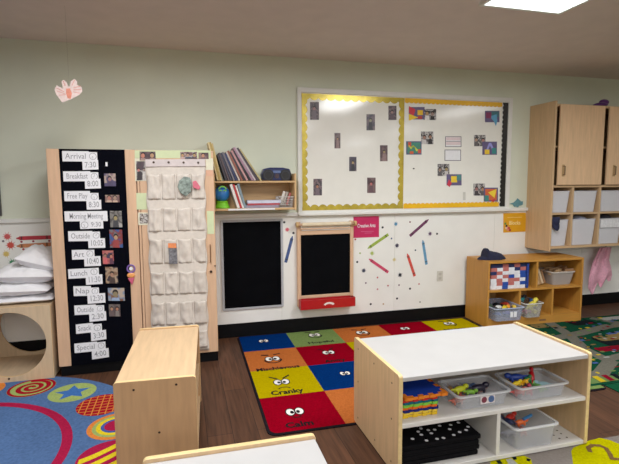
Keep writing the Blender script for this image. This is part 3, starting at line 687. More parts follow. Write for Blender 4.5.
# upper shelf: two steeper books, then a leaning row (pivot at lower right corner of each)
def lean(x, ang, y, z): return Matrix.Translation((x, y, z)) @ Matrix.Rotation(ang, 4, 'Y')
UP = [(.012, .345, (225, 205, 150), 'tall cream book at left end of the upper shelf'), (.014, .345, (190, 160, 85), 'tall mustard book second from left on the upper shelf'), (.012, .335, (205, 180, 120), 'tall tan book third from left on the upper shelf')]
x = .312
for t, h, rgb, lb_ in UP:
    book(lean(x, -.22, SY0+.012, ST+.0035), h, .2, t, rgb, lb_); x += t/math.cos(.22)+.0015
x += .03
ROW = [((50, 45, 55), 'black'), ((90, 75, 80), 'brown grey'), ((60, 62, 82), 'slate'), ((120, 115, 125), 'grey'), ((45, 55, 95), 'navy'), ((215, 200, 190), 'cream'), ((150, 90, 75), 'rust'), ((60, 50, 60), 'charcoal'), ((200, 150, 150), 'dusty pink'), ((40, 40, 50), 'jet black'), ((170, 130, 150), 'mauve'), ((205, 190, 195), 'pale lilac'), ((70, 60, 70), 'dark plum'), ((190, 175, 120), 'olive yellow')]
hs = [.25, .27, .27, .28, .27, .29, .3, .29, .31, .31, .35, .36, .355, .35]
for k, (rgb, nm) in enumerate(ROW):
    t = (.017, .013, .016, .014)[k % 4]; ang = -(.30+.022*k)
    book(lean(x, ang, SY0+.012+.004*(k % 3), ST+.001), hs[k]*.97, .19, t, rgb, '%s spined book leaning in the row on the upper shelf' % nm)
    x += t/math.cos(ang)+.0075
# boombox
bx = thing('boombox', 'small dark blue portable radio with round black speakers on upper shelf', 'radio', (.865, 4.36, ST))
NAVY = mat((18, 30, 84), .3, .08, 20)
MB().prism([Vector((.865+a, 4.32, ST+b)) for a, b in ((-.135, .012), (-.12, 0), (.12, 0), (.135, .012), (.142, .065), (.125, .112), (.06, .125), (-.06, .125), (-.125, .112), (-.142, .065))], (0, .1, 0), NAVY).build('body', bx, bevel=.012)
for a in (-.082, .082):
    s_ = MB().disc((.865+a, 4.32, ST+.053), UX, UZ, .054, .054, INK, 24, (0, -.008, 0)).build('speaker', bx, bevel=.003)
    MB().annulus((.865+a, 4.3115, ST+.053), UX, UZ, .036, .040, mat((50, 52, 66), .4, .05, 30)).build('speaker_ring', s_)
MB().disc((.865, 4.32, ST+.045), UX, UZ, .022, .022, mat((60, 40, 50), .4, .1, 30), 16, (0, -.008, 0)).build('dial', bx)
MB().box(.83, .90, 4.314, 4.32, ST+.075, ST+.095, mat((90, 110, 160), .3, .05, 30)).build('display', bx)
# lower shelf
gt = thing('globe_toy', 'round blue toy on a bright green base at left of lower shelf', 'toy', (.358, 4.36, SB))
MB().ell((.358, 4.36, SB+.135), (.07, .066, .075), mat((40, 120, 200), .3, .12, 14), 24, 14).build('blue_head', gt, smooth=True)
LIME = plastic((120, 205, 40))
gb = MB()
gb.tube([(.358, 4.36, SB+.001), (.358, 4.36, SB+.012), (.358, 4.36, SB+.05), (.358, 4.36, SB+.068)], [.066, .069, .05, .058], LIME, 20); gb.build('green_base', gt, smooth=False, bevel=.002)
ey = MB()
for a in (-.02, .02): ey.annulus((.358+a, 4.2895, SB+.155), UX, UZ, .008, .016, LIME, .2, pi-.2, 10)
ey.annulus((.358, 4.2885, SB+.165), UX, UZ, .03, .04, LIME, .3, pi-.3, 14)
ey.build('green_marking', gt)
x = .487
for k, (t, h, ang, rgb, lb_) in enumerate(((.022, .225, -.30, (225, 220, 214), 'white book leaning next to the blue toy'), (.016, .225, -.30, (185, 40, 45), 'red book leaning on the lower shelf'), (.013, .215, -.30, (228, 222, 218), 'thin white book between red and teal books'), (.020, .228, -.28, (120, 140, 150), 'blue grey book at the right of the leaning lower books'))):
    book(lean(x, ang, SY0+.015, SB+.001), h, .19, t, rgb, lb_, group='books leaning on the lower wall shelf'); x += t/math.cos(ang)+.003
def flat(x, y, z, rz=0, ry=0): return Matrix.Translation((x, y, z)) @ Matrix.Rotation(rz, 4, 'Z') @ Matrix.Rotation(ry-pi/2, 4, 'Y')
# flat(): thickness -> up, height -> along -x
for k, (z, h, t, rgb, rz, lb_) in enumerate(((.001, .33, .026, (150, 140, 160), 0, 'grey lilac book at the bottom of the flat pile'), (.0275, .30, .016, (175, 60, 70), .02, 'dark pink book in the middle of the flat pile'), (.044, .31, .026, (205, 210, 230), -.03, 'pale blue white book on top of the flat pile'))):
    P = Matrix.Translation((.87+.01*k, SY0+.02, SB+z)) @ Matrix.Rotation(rz, 4, 'Z') @ Matrix(((0, 0, -1, 0), (0, 1, 0, 0), (1, 0, 0, 0), (0, 0, 0, 1)))
    book(P, h, .17, t, rgb, lb_, group='flat pile of books on the lower wall shelf')
def wire_basket(x0, x1, y0, y1, z0, z1, tp, m, label, nx=9, nz=4):
    t = thing('basket', label, 'basket', ((x0+x1)/2, (y0+y1)/2, z0)); b = MB(); c = Vector(((x0+x1)/2, (y0+y1)/2, 0))
    def ptn(u, v, s):
        k = 1-tp*(1-s); return Vector((c.x+(u-.5)*(x1-x0)*k, c.y+(v-.5)*(y1-y0)*k, z0+(z1-z0)*s))
    rim = [(0, 0), (1, 0), (1, 1), (0, 1), (0, 0)]
    for j in range(nz+1):
        b.tube([ptn(u, v, j/nz) for u, v in rim], .0022 if j < nz else .004, m, 6)
    for i in range(nx+1):
        for v in (0, 1): b.tube([ptn(i/nx, v, 0), ptn(i/nx, v, 1)], .0016, m, 5)
        for u in (0, 1): b.tube([ptn(u, i/nx, 0), ptn(u, i/nx, 1)], .0016, m, 5)
    b.build('wire_frame', t)
    MB().poly([ptn(0, 0, .01), ptn(1, 0, .01), ptn(1, 1, .01), ptn(0, 1, .01)], m).build('bottom', t)
    return t
wire_basket(.873, 1.012, 4.275, 4.43, SB+.002, SB+.10, .14, mat((196, 190, 186), .4, .04, 30), 'small pale open weave basket at right end of lower shelf')
for k, (a, b_, rgb, r_, lb_) in enumerate((((.895, 4.33, .02), (.94, 4.34, .15), (225, 220, 210), .014, 'white roll sticking out of the small basket'), ((.925, 4.36, .02), (.975, 4.36, .145), (205, 200, 190), .012, 'grey white roll behind in the small basket'), ((.955, 4.32, .02), (.995, 4.33, .135), (210, 110, 110), .010, 'pink roll sticking out of the small basket'), ((.975, 4.38, .02), (1.0, 4.38, .12), (230, 225, 220), .010, 'thin white roll at right of the small basket'))):
    tag(MB().tube([Vector(a)+UZ*SB, Vector(b_)+UZ*SB], r_, mat(rgb, .6, .05, 30), 12).build('paper_roll', bevel=.002), lb_, 'roll', 'rolls in the small basket')

# ------------------------------------------------------------------ butterfly
bf = [(230, 335), (165, 250), (150, 200), (172, 158), (238, 192), (222, 120), (245, 100), (272, 125), (295, 172), (308, 168), (318, 115), (355, 92), (385, 120), (380, 150), (430, 180), (437, 220), (400, 260), (310, 305)]
BY = 3.6
g = lambda q: at(40+q[0]/10.32, 70+q[1]/10.32, BY)
bt_ = thing('paper_butterfly', 'pink and white paper butterfly hanging from the ceiling on a thread', 'butterfly', g((300, 335)))
MB().prism([g(q) for q in bf], (0, .002, 0), mat((232, 208, 202), .8, .07, 45)).build('wings', bt_)
b_ = MB().prism([g(q) for q in ((272, 190), (310, 190), (330, 240), (318, 300), (285, 290), (268, 240))], (0, -.001, 0), mat((226, 140, 118), .8, .1, 40)).build('body', bt_)
vm = MB()
for a, b in (((170, 185), (250, 225)), ((172, 215), (255, 245)), ((195, 260), (265, 255)), ((345, 185), (420, 165)), ((345, 205), (425, 200)), ((340, 225), (410, 240)), ((240, 110), (262, 165)), ((355, 105), (330, 160))):
    p_, q_ = g(a), g(b); n = Vector((-(q_-p_).z, 0, (q_-p_).x)).normalized()*.0022; e = -UY*.0006
    vm.poly([p_-n+e, q_-n+e, q_+n+e, p_+n+e], mat((220, 150, 140), .8, .05, 40))
vm.build('wing_marking', bt_)
tp = g((302, 172)); MB().tube([tp, (tp.x, BY+.001, HC)], .0006, mat((150, 145, 135), .8, .02, 10), 4).build('thread', bt_)

# ------------------------------------------------------------------ wall cabinet on the right
GX = Matrix.Translation((-.012, 0, 0))
CX0, CX1, CY0 = 3.795, 5.16, 4.108
wc = thing('hanging_cupboard', 'large wooden wall cabinet with doors above six open cubbies', 'cabinet', ((CX0+CX1)/2, 4.3, .765))
CYf = 4.135
MB().box(CX0-.001, CX0+.021, CY0, D-.002, .752, 2.336, WCZ).build('side_panel', wc, bevel=.003)
MB().box(CX1-.02, CX1, CY0, D-.002, .762, 2.321, WCZ).build('side_panel', wc, bevel=.003)
MB().box(CX0+.021, CX1-.02, CYf, D-.002, .775, .80, WCX).build('bottom_board', wc)
MB().box(CX0+.021, CX1-.02, CYf, D-.002, 2.285, 2.31, WCX).build('top_board', wc)
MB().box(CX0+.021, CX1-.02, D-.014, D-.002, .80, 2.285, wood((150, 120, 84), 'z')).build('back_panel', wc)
MB().box(CX0+.021, CX1-.02, CYf, D-.014, 1.435, 1.458, WCX).build('cubby_top', wc)
DV = [4.085, 4.452, 4.82]
edges = [CX0+.021] + DV + [CX1-.02]
for a in DV: MB().box(a, a+.026, CYf, D-.014, .80, 1.435, WCZ).build('divider', wc)
for k in range(4):
    a = edges[k] + (.026 if k else 0); MB().box(a, edges[k+1], CYf+.002, D-.014, 1.143, 1.163, WCX).build('shelf_board', wc)
BRZ = mat((105, 85, 62), .35, .1, 30, 0, .6)
for a, b, hx in ((3.868, 4.448, 3.932), (4.512, 5.11, 4.61)):
    d_ = MB().box(a, b, CY0+.004, CYf-.003, 1.462, 2.303, wood((228, 188, 146), 'z')).build('door', wc, bevel=.003)
    MB().tube([(hx, CY0+.004, 1.66), (hx, CY0-.02, 1.66), (hx, CY0-.02, 1.57), (hx, CY0+.004, 1.57)], .005, BRZ, 8).build('handle', d_)
    MB().prism(rrect((hx, CY0+.004, 1.615), UX, UZ, .034, .125, .006), (0, -.003, 0), wood((178, 142, 98), 'z')).build('handle_plate', d_)
# dark gaps show shelves of stored things behind the doors
MB().box(CX0+.021, CX1-.02, CYf+.03, D-.014, 1.86, 1.88, WCX).build('shelf_board', wc)
def tote(x0, x1, y0, y1, z0, z1, tp, m, label, group=None, rim=.012, name='storage_bin', rimm=None):
    t = thing(name, label, 'bin', ((x0+x1)/2, (y0+y1)/2, z0), 0, group); c = Vector(((x0+x1)/2, (y0+y1)/2, 0))
    th = .003
    def loop(s, ins, z):
        k = tp*(1-s); hx, hy = (x1-x0)/2-k-ins, (y1-y0)/2-k*.6-ins
        return rrect((c.x, c.y, z), UX, UY, 2*hx, 2*hy, min(.025, hx*.4), 4)
    A, B, Ci, Di = loop(0, 0, z0), loop(1, 0, z1), loop(1, th, z1), loop(0, th, z0+th)
    n = len(A); b = MB(); fs = []
    for k in range(n):
        j = (k+1) % n; fs += [[k, j, n+j, n+k], [n+k, n+j, 2*n+j, 2*n+k], [2*n+k, 2*n+j, 3*n+j, 3*n+k]]
    fs += [list(range(n-1, -1, -1)), list(range(3*n, 4*n))]
    b.add(A+B+Ci+Di, fs, m); b.build('tub', t, smooth=False)
    if rim:
        r0 = rrect((c.x, c.y, z1-.008), UX, UY, (x1-x0)+2*rim, (y1-y0)+2*rim, .03, 4); r1 = rrect((c.x, c.y, z1-.008), UX, UY, (x1-x0)-2*th, (y1-y0)-2*th, .022, 4)
        MB().ring(r0, r1, (0, 0, .009), rimm or m).build('rim', t, bevel=.002)
    return t
TB = clear((248, 246, 250), .52, .35)
cub = [(edges[k]+(.03 if k else .012), edges[k+1]-.010) for k in range(4)]
cl = {}
for rw, (za, zb) in enumerate(((1.165, 1.395), (.802, 1.085))):
    for k in range(3):
        a, b = cub[k]
        lb_ = 'translucent bin in the %s cubby row, %s' % ('upper' if rw == 0 else 'lower', ['beside the cabinet side panel', 'middle column', 'below the right door'][k])
        cl[rw, k] = tote(a, b, CYf+.008, 4.44, za, zb, .022, TB, lb_, 'translucent bins in the wall cabinet', .004)
def cloth_lump(c, r, rgb, label, seed, name='folded_cloth'):
    m = MB(); m.ell(c, r, mat(rgb, .9, .08, 40, .3), 24, 14)
    m.v = [p + (p-Vector(c))*(.22*noise.noise(p*14+Vector((seed, 0, 0)))) for p in m.v]
    return tag(m.build(name, smooth=True), label, 'cloth')
mid = lambda k: (cub[k][0]+cub[k][1])/2
cloth_lump((mid(0), 4.28, 1.36), (.08, .09, .05), (150, 50, 65), 'dark red cloth in the upper bin beside the cabinet side', 1)
cloth_lump((mid(0), 4.28, 1.235), (.09, .1, .055), (225, 225, 235), 'pale cloth low in the upper bin beside the cabinet side', 2)
cloth_lump((mid(1), 4.28, 1.25), (.11, .1, .07), (215, 205, 215), 'pale lilac cloth in the upper middle bin', 3)
cloth_lump((mid(2), 4.28, 1.25), (.11, .1, .07), (160, 165, 180), 'grey cloth in the upper bin below the right door', 4)
cloth_lump((mid(0)+.02, 4.28, .86), (.09, .1, .05), (238, 235, 240), 'white cloth at the bottom of the lower bin by the side panel', 5)
cloth_lump((mid(1), 4.28, .88), (.11, .1, .06), (225, 165, 165), 'pink cloth at the bottom of the lower middle bin', 6)
cloth_lump((mid(1)+.02, 4.26, 1.06), (.10, .09, .055), (150, 155, 175), 'grey cloth heaped at the top of the lower middle bin', 7)
cloth_lump((mid(2), 4.28, .93), (.11, .1, .10), (170, 175, 185), 'grey white cloth in the lower bin below the right door', 8)
cloth_lump((mid(2)+.01, 4.26, 1.085), (.10, .07, .045), (45, 45, 55), 'black cloth heaped on the lower bin below the right door', 9)
a, b = cub[2]; MB().box(a+.012, b-.01, CYf-.001, CYf+.004, .985, 1.075, mat((225, 225, 228), .6, .06, 40)).build('label_strip', cl[1, 2])
# navy sleeve hanging over the lower left bin
m = MB()
def slv(u, v):
    x = 3.822+.11*u+.02*v*(1-u); z = 1.12-.11*v-.04*math.sin(pi*u)*v
    return Vector((x, CYf-.004-.025*math.sin(pi*u)-.012*noise.noise((u*4, v*4, 1)), z))
m.grid(slv, 12, 12, mat((28, 32, 62), .9, .1, 40, .3))
tag(m.build('cloth_sleeve', smooth=True, solid=.006), 'dark navy cloth hanging out over the lower left bin', 'cloth')
# purple toy on top
pm = MB(); pc0 = Vector((4.53, 4.26, 2.311))
pm.ell(pc0+Vector((0, 0, .03)), (.10, .05, .03), plastic((85, 40, 110)), 18, 10, Matrix.Rotation(-.12, 3, 'Y'))
pm.ell(pc0+Vector((.05, 0, .062)), (.06, .04, .034), plastic((85, 40, 110)), 18, 10)
tag(pm.build('purple_toy', smooth=True), 'dark purple rounded toy lying on top of the wall cabinet', 'toy')

GX = None
# pink jacket on a hook under the cabinet
pj = thing('pink_jacket', 'pale pink fabric jacket hanging from a hook under the wall cabinet', 'jacket', at(602, 292, 4.36))
LFT = [(600, 247.5), (597, 254), (593.2, 262), (590.4, 271), (588.8, 280), (588, 288), (590.5, 292)]
RGT = [(611.5, 247), (610, 254), (609, 260), (611, 268), (612, 275), (610.5, 281), (608, 282)]
def jk(u, v):
    k = v*6; i = min(5, int(k)); f = k-i
    l = Vector(LFT[i]).lerp(Vector(LFT[i+1]), f); r = Vector(RGT[i]).lerp(Vector(RGT[i+1]), f)
    p = l.lerp(r, u); low = max(0, v-.55)/.45
    if u > .35: p.y -= low*2
    p.y += low*3.5*math.sin(u*13)
    fold = .016*math.sin(u*13+v*2.2)*(.35+.65*v)+.02*noise.noise((u*4, v*5, 3))
    return at(p.x, p.y, 4.36+fold-.02*v)
PINK = mat((222, 160, 180), .9, .08, 40, .3)
MB().grid(jk, 44, 36, PINK).build('draped_cloth', pj, smooth=True, solid=.004)
hk = at(604.5, 246, 4.36)
tag(MB().tube([(hk.x, 4.36, .775), (hk.x, 4.36, .745), (hk.x, 4.345, .732), (hk.x, 4.33, .742)], .005, BRZ, 8).build('coat_hook'), 'small metal hook under the wall cabinet holding the pink jacket', 'hook')

# ------------------------------------------------------------------ rugs
RZ = .006
def rug_slab(pts, m, border):
    mb = MB(); mb.prism(pts, (0, 0, -RZ+.0005), m, border); return mb
# emotions rug: five by four colour squares
def squares(k, c): return k
BLU, GRN, ORG, REDc, YELc = carpet((0, 38, 96)), carpet((106, 130, 70)), carpet((176, 94, 42)), carpet((130, 0, 20)), carpet((168, 149, 0))
RUGK = mat((18, 14, 20), .95, .1, 80, .3, 0, .1)
GX = Matrix.Translation((.478, 4.462, 0)) @ Matrix.Rotation(math.radians(-.8), 4, 'Z') @ Matrix.Translation((-.472, -4.462, 0))
ex0, ex1, ey0, ey1 = .468, 2.955, 2.585, 4.462
er = MB()
er.prism(rrect(((ex0+ex1)/2, (ey0+ey1)/2, RZ), UX, UY, ex1-ex0, ey1-ey0, .06), (0, 0, -RZ+.0005), RUGK)
xs = [.487, .955, 1.44, 1.94, 2.44, 2.935]; ys = [4.442, 4.02, 3.57, 3.085, 2.608]
GRID = [[BLU, GRN, ORG, REDc, YELc], [ORG, REDc, YELc, BLU, GRN], [YELc, BLU, GRN, ORG, REDc], [REDc, ORG, BLU, YELc, GRN]]
z = RZ+.0006
for r_ in range(4):
    for c_ in range(5):
        a, b, t_, bt = xs[c_], xs[c_+1], ys[r_], ys[r_+1]
        if r_ == 3 and c_ == 0:
            q = [(a, t_, z), (b, t_, z), (b, bt, z)] + [(a+.05-.05*math.sin(k*pi/10), bt+.05-.05*math.cos(k*pi/10), z) for k in range(6)]
        else: q = [(a, t_, z), (b, t_, z), (b, bt, z), (a, bt, z)]
        er.poly(q, GRID[r_][c_])
RW = mat((235, 232, 225), .9, .03, 60)
def face(cx_, cy_, s=1.0, mood=0, small=False):
    z1 = z+.0006
    for k in (-1, 1):
        c = (cx_+k*.03*s, cy_, z1+.0001*k)
        er.disc(c, UX, UY, .034*s, .052*s, RUGK, 20); c = (cx_+k*.03*s, cy_, z1+.0004)
        er.disc(c, UX, UY, .026*s, .042*s, RW, 20); er.disc((c[0]-k*.010*s, cy_-.006, z1+.0008), UX, UY, .013*s, .02*s, RUGK, 14)
        if mood in (1, 2):   # brows
            a = Vector((cx_+k*.02*s, cy_+(.06 if mood == 2 else .085)*s, z1+.001)); b = Vector((cx_+k*.08*s, cy_+(.11 if mood == 2 else .10)*s, z1+.001))
            n = Vector((0, .010*s, 0)); er.poly([a-n, b-n, b+n, a+n], RUGK)
    if mood == 1: er.annulus((cx_, cy_-.01, z1-.0003), UX, UY, .062*s, .076*s, RUGK, pi+.1, 2*pi-.1, 18, 1.15)
    if mood == 2: er.annulus((cx_, cy_-.13*s, z1+.0002), UX, UY, .04*s, .052*s, RUGK, .4, pi-.4, 12, .8)
    if mood == 3: er.annulus((cx_, cy_-.05*s, z1+.0002), UX, UY, .025*s, .036*s, RUGK, pi+.4, 2*pi-.4, 12, .9)
def word(s_, cx_, cy_, w, h=.095): er.text(s_, h*.85, (cx_, cy_, z+.0007), UX, UY, RUGK, .035, w*.95)
GI = GX.inverted(); fp = lambda x, y: GI @ fl(x, y, z)
p = fp(263.5, 341); face(p.x, p.y, .75, 0)
p = fp(314.5, 335); face(p.x, p.y, .95, 1); p = fp(321, 342); word('Hopeful', p.x, p.y, .26, .085)
p = fp(362, 332.5); face(p.x, p.y, 1.0, 1); p = fp(371, 338.3); word('Surprised', p.x, p.y, .22, .08)
p = fp(405, 328.5); face(p.x, p.y, .8, 0)
p = fp(449, 323.5); face(p.x, p.y, .95, 1); p = fp(455, 329); word('Happy', p.x, p.y, .26, .07)
p = fp(272.5, 358.8); face(p.x, p.y, 1.05, 1); p = fp(278, 368.2); word('Mischievous', p.x, p.y, .37, .10)
p = fp(328.5, 352.5); face(p.x, p.y, .9, 2); p = fp(335, 360.5); word('Angry', p.x, p.y, .19, .095)
p = fp(281.5, 382); face(p.x, p.y, 1.0, 2); p = fp(287, 391.8); word('Cranky', p.x, p.y, .25, .11)
p = fp(345, 373.3); face(p.x, p.y, .7, 0)
p = fp(294.8, 411.6); face(p.x, p.y, 1.0, 3); p = fp(299.5, 424.3); word('Calm', p.x, p.y, .185, .10)
tag(er.build('emotions_rug'), 'rug of red, blue, yellow and orange squares with cartoon eyes', 'rug')

GX = None
# blue round rug
bc = Vector((-1.444, 2.75, RZ)); BL = mat((78, 108, 156), 1.0, .10, 60, .5, 0, .02)
br = MB(); n = 72
br.prism([bc+Vector((1.235*math.cos(2*pi*k/n), 1.235*math.sin(2*pi*k/n), 0)) for k in range(n)], (0, 0, -RZ+.0005), BL, mat((60, 75, 105), .95, .1, 60))
MAR = carpet((168, 28, 66)); RZ1 = .0006
br.annulus(bc+UZ*RZ1, UX, UY, .735, .792, MAR, n=72)
C_R, C_G, C_Y, C_O, C_B, C_L = carpet((160, 22, 36)), carpet((158, 178, 100)), carpet((232, 206, 40)), carpet((222, 130, 58)), carpet((70, 88, 160)), carpet((84, 118, 172))
for k in range(18):
    ang = math.radians(71+20*k) if k else math.radians(71)
    ang = math.radians(71-19.6*k) if k < 17 else math.radians(91)
    c = bc + Vector((1.03*math.cos(ang), 1.03*math.sin(ang), RZ1)); kind = k % 6
    if k > 17: break
    e = UZ*.0006; r = .158
    rd = Vector((math.cos(ang), math.sin(ang), 0)); td = Vector((-rd.y, rd.x, 0))
    if kind == 0:
        br.disc(c, UX, UY, r, r, C_G, 32); br.annulus(c+e, UX, UY, r*.86, r*.99, C_R, n=36)
        for j in range(60):   # spiral
            t0, t1 = j/60*4.6*pi, (j+1)/60*4.6*pi; g0, g1 = r*.06+r*.72*j/60, r*.06+r*.72*(j+1)/60; w = r*.105
            q = lambda t_, g_: c+e*1.5+UX*g_*math.cos(t_)+UY*g_*math.sin(t_)
            br.poly([q(t0, g0-w if g0 > w else 0), q(t0, g0+w), q(t1, g1+w), q(t1, g1-w if g1 > w else 0)], C_R)
    elif kind == 1:
        br.disc(c, UX, UY, r, r, C_G, 32); st = []
        for j in range(10):
            a = pi/2+2*pi*j/10+.1; g_ = r*.78 if j % 2 == 0 else r*.36; st.append(c+e+UX*g_*math.cos(a)+UY*g_*math.sin(a))
        for j in range(10): br.poly([c+e, st[j], st[(j+1) % 10]], C_B if False else carpet((62, 108, 178)))
    elif kind == 2:
        br.disc(c, UX, UY, r, r, C_R, 32)
        for j in range(-3, 4):
            o_ = j*r*.27; hl = math.sqrt(r*r-o_*o_)*.99
            for d1, d2, mm in ((UX, UY, C_O), (UY, UX, C_O)):
                a, b = c+e+d2*o_-d1*hl, c+e+d2*o_+d1*hl; br.poly([a-d2*.0035-e*(d1.y*.3), b-d2*.0035-e*(d1.y*.3), b+d2*.0035-e*(d1.y*.3), a+d2*.0035-e*(d1.y*.3)], mm)
    elif kind == 3:
        for j, (g_, mm) in enumerate(((1.05, C_O), (.86, C_G), (.72, C_Y), (.55, C_B), (.42, MAR))): br.disc(c+e*j, UX, UY, r*g_, r*g_, mm, 32)
    elif kind == 4:
        br.disc(c, UX, UY, r*1.1, r*1.1, MAR, 32)
        for q in (-.62, .02, .6):   # slanted wavy bands
            for j in range(12):
                f = lambda t_: (t_, .45*t_ + q*r + .22*r*math.sin(t_/r*1.6))
                t0, t1 = -1+2*j/12, -1+2*(j+1)/12; (a0, b0), (a1, b1) = f(t0*r), f(t1*r); w = r*.16
                if max(math.hypot(a0, b0), math.hypot(a1, b1)) < r*1.02: br.poly([c+e+UX*a0+UY*(b0-w), c+e+UX*a1+UY*(b1-w), c+e+UX*a1+UY*(b1+w), c+e+UX*a0+UY*(b0+w)], C_Y)
    else:
        br.disc(c, UX, UY, r, r, C_O, 32); br.disc(c+e, UX, UY, r*.5, r*.5, C_Y, 24)
tag(br.build('circle_time_rug'), 'round blue rug with a red ring and patterned circles', 'rug')

# road play rug
rr_ = MB(); RB = RZ+.0015; GR = carpet((16, 62, 42)); GY = carpet((98, 96, 86)); LG = carpet((92, 118, 66)); DR = carpet((112, 14, 30)); WB_ = carpet((62, 86, 142)); YB = carpet((180, 156, 30)); DKG = carpet((20, 26, 28)); WH = carpet((150, 150, 145)); BR_ = carpet((120, 100, 60))
rx0, rx1, ry0, ry1 = 2.835, 5.2, 2.615, 4.035
rr_.prism([(rx0, ry0, RB), (rx1, ry0, RB), (rx1, ry1, RB), (rx0, ry1, RB)], (0, 0, -.004), GR, DKG)
zz = RB+.0006
SN = [0]
def strip(pts, w, m, lift=0):
    """road ribbon through floor points"""
    P = [Vector((a, b, zz+lift)) for a, b in pts]
    for i in range(len(P)-1):
        d = (P[i+1]-P[i]).normalized(); n = Vector((-d.y, d.x, 0))*w/2; e = d*w*.35
        dz = UZ*.00012*(SN[0] % 12); SN[0] += 1
        rr_.poly([P[i]-n-e+dz, P[i+1]-n+e+dz, P[i+1]+n+e+dz, P[i]+n-e+dz], m)
# roads
strip([(2.86, 3.62), (3.3, 3.55), (3.75, 3.62), (4.2, 3.72), (5.15, 3.78)], .11, GY)
strip([(3.72, 3.98), (3.6, 3.6), (3.42, 3.25), (3.38, 2.95), (3.1, 2.78), (2.87, 2.76)], .11, GY, .0002)
strip([(3.38, 3.0), (3.9, 3.06), (4.5, 3.0), (5.15, 3.05)], .10, GY, .0004)
strip([(4.3, 3.98), (4.45, 3.72)], .10, GY, .0003)
strip([(4.5, 3.0), (4.55, 2.64)], .10, GY, .0005)
# lawn and decorated patches
def patch(x0_, x1_, y0_, y1_, m, l=.001): rr_.poly(rrect(((x0_+x1_)/2, (y0_+y1_)/2, zz+l+.0012), UX, UY, x1_-x0_, y1_-y0_, min(x1_-x0_, y1_-y0_)*.3), m)
patch(2.85, 3.2, 2.64, 2.72, LG); patch(3.95, 5.1, 3.16, 3.56, WB_); patch(3.7, 4.15, 3.18, 3.5, DKG, .0012); patch(3.75, 4.35, 3.36, 3.5, BR_, .0014)
patch(3.0, 3.35, 3.88, 4.0, DR); patch(3.05, 3.4, 3.7, 3.84, DKG, .0013); patch(3.45, 3.62, 3.86, 3.98, BR_); patch(3.9, 4.2, 3.82, 3.95, DKG); patch(4.35, 4.7, 3.88, 3.98, WH); patch(4.5, 5.1, 3.58, 3.68, YB, .0012)
patch(2.9, 3.2, 3.3, 3.45, DKG); patch(2.95, 3.25, 3.08, 3.2, WH); patch(3.5, 4.3, 3.14, 3.24, DR, .0016); patch(3.5, 3.95, 2.82, 2.95, DR); patch(3.6, 3.9, 2.86, 2.98, WH, .0014); patch(4.0, 4.4, 2.8, 2.95, YB, .0012)
R2 = random.Random(4)
for k in range(250):   # little houses, trees and cars
    a, b = R2.uniform(2.95, 5.1), R2.uniform(2.72, 3.98); w, h = R2.uniform(.015, .06), R2.uniform(.012, .04)
    rr_.poly(rrect((a, b, zz+.0030+k*.00001), UX, UY, w, h, .004, 1), R2.choice([DR, WB_, YB, WH, DKG, LG, BR_, GR, GR, DR, DKG]))
for k in range(14):   # striped strip along the near edge
    a = 2.95+k*.085; rr_.poly([(a, 2.64, zz+.0058), (a+.05, 2.64, zz+.0058), (a+.07, 2.74, zz+.0058), (a+.02, 2.74, zz+.0058)], [YB, DR, DKG][k % 3])
tag(rr_.build('road_rug'), 'green play rug printed with grey roads and small buildings', 'rug')
g2 = MB(); g2.prism([(2.945, 1.95, RZ), (5.2, 1.95, RZ), (5.2, 2.61, RZ), (2.945, 2.61, RZ)], (0, 0, -RZ+.0005), carpet((16, 70, 46)), DKG)
g2.poly([(2.99, 2.0, RZ+.0006), (5.16, 2.0, RZ+.0006), (5.16, 2.03, RZ+.0006), (2.99, 2.03, RZ+.0006)], LG)
tag(g2.build('green_mat'), 'plain dark green mat in front of the road rug', 'rug')
# grey rug with yellow animal in front of the white shelf
g3 = MB(); GR3 = carpet((116, 108, 102), .05); YL3 = carpet((164, 159, 0)); BN = carpet((104, 78, 42))
g3.prism([(1.0, .7, RZ), (3.2, .7, RZ), (3.2, 2.036, RZ), (1.0, 2.036, RZ)], (0, 0, -RZ+.0005), GR3, mat((120, 112, 106), .95, .1, 60))
f3 = lambda x, y: fl(x, y, RZ+.0006)
blob = [(571, 451), (573.5, 447.5), (580, 444.8), (589, 440.5), (600, 437.8), (610, 440), (624, 446), (640, 452), (640, 480), (596, 492), (574, 470)]
g3.poly([f3(*q) for q in blob], YL3)
arc = [(590, 451.5), (588.2, 447.6), (592.5, 445.3), (600, 445.8), (606, 448.5), (609.5, 453.5), (612, 459), (622, 459.5)]
for a, b in zip(arc, arc[1:]):
    lift = UZ*(.0008+.0002*arc.index(a)); p_, q_ = f3(*a)+lift, f3(*b)+lift; d = (q_-p_).normalized(); nn = Vector((-d.y, d.x, 0))*.012; ee = d*.008
    g3.poly([p_-nn-ee, q_-nn+ee, q_+nn+ee, p_+nn-ee], BN)
g3.poly([f3(*q) for q in ((490, 461.5), (500, 459), (514, 456.8), (524, 455.6), (531, 459), (534, 470), (510, 478), (492, 472))], YL3)
for q in (((512, 457.4), (516, 456.8), (517, 459.5), (513.5, 460)), ((526.5, 458.2), (531, 459.4), (529.5, 461.6), (526.5, 461)), ((496, 461), (500, 460), (503, 464), (498, 464))):
    g3.poly([f3(*a)+UZ*.0008 for a in q], DKG)
g3.poly([f3(*q)+UZ*.0006 for q in ((506, 459.5), (511, 458.3), (520, 466), (512, 470))], WH)
tag(g3.build('animal_rug'), 'pale grey rug with yellow animal print in front of white shelf', 'rug')

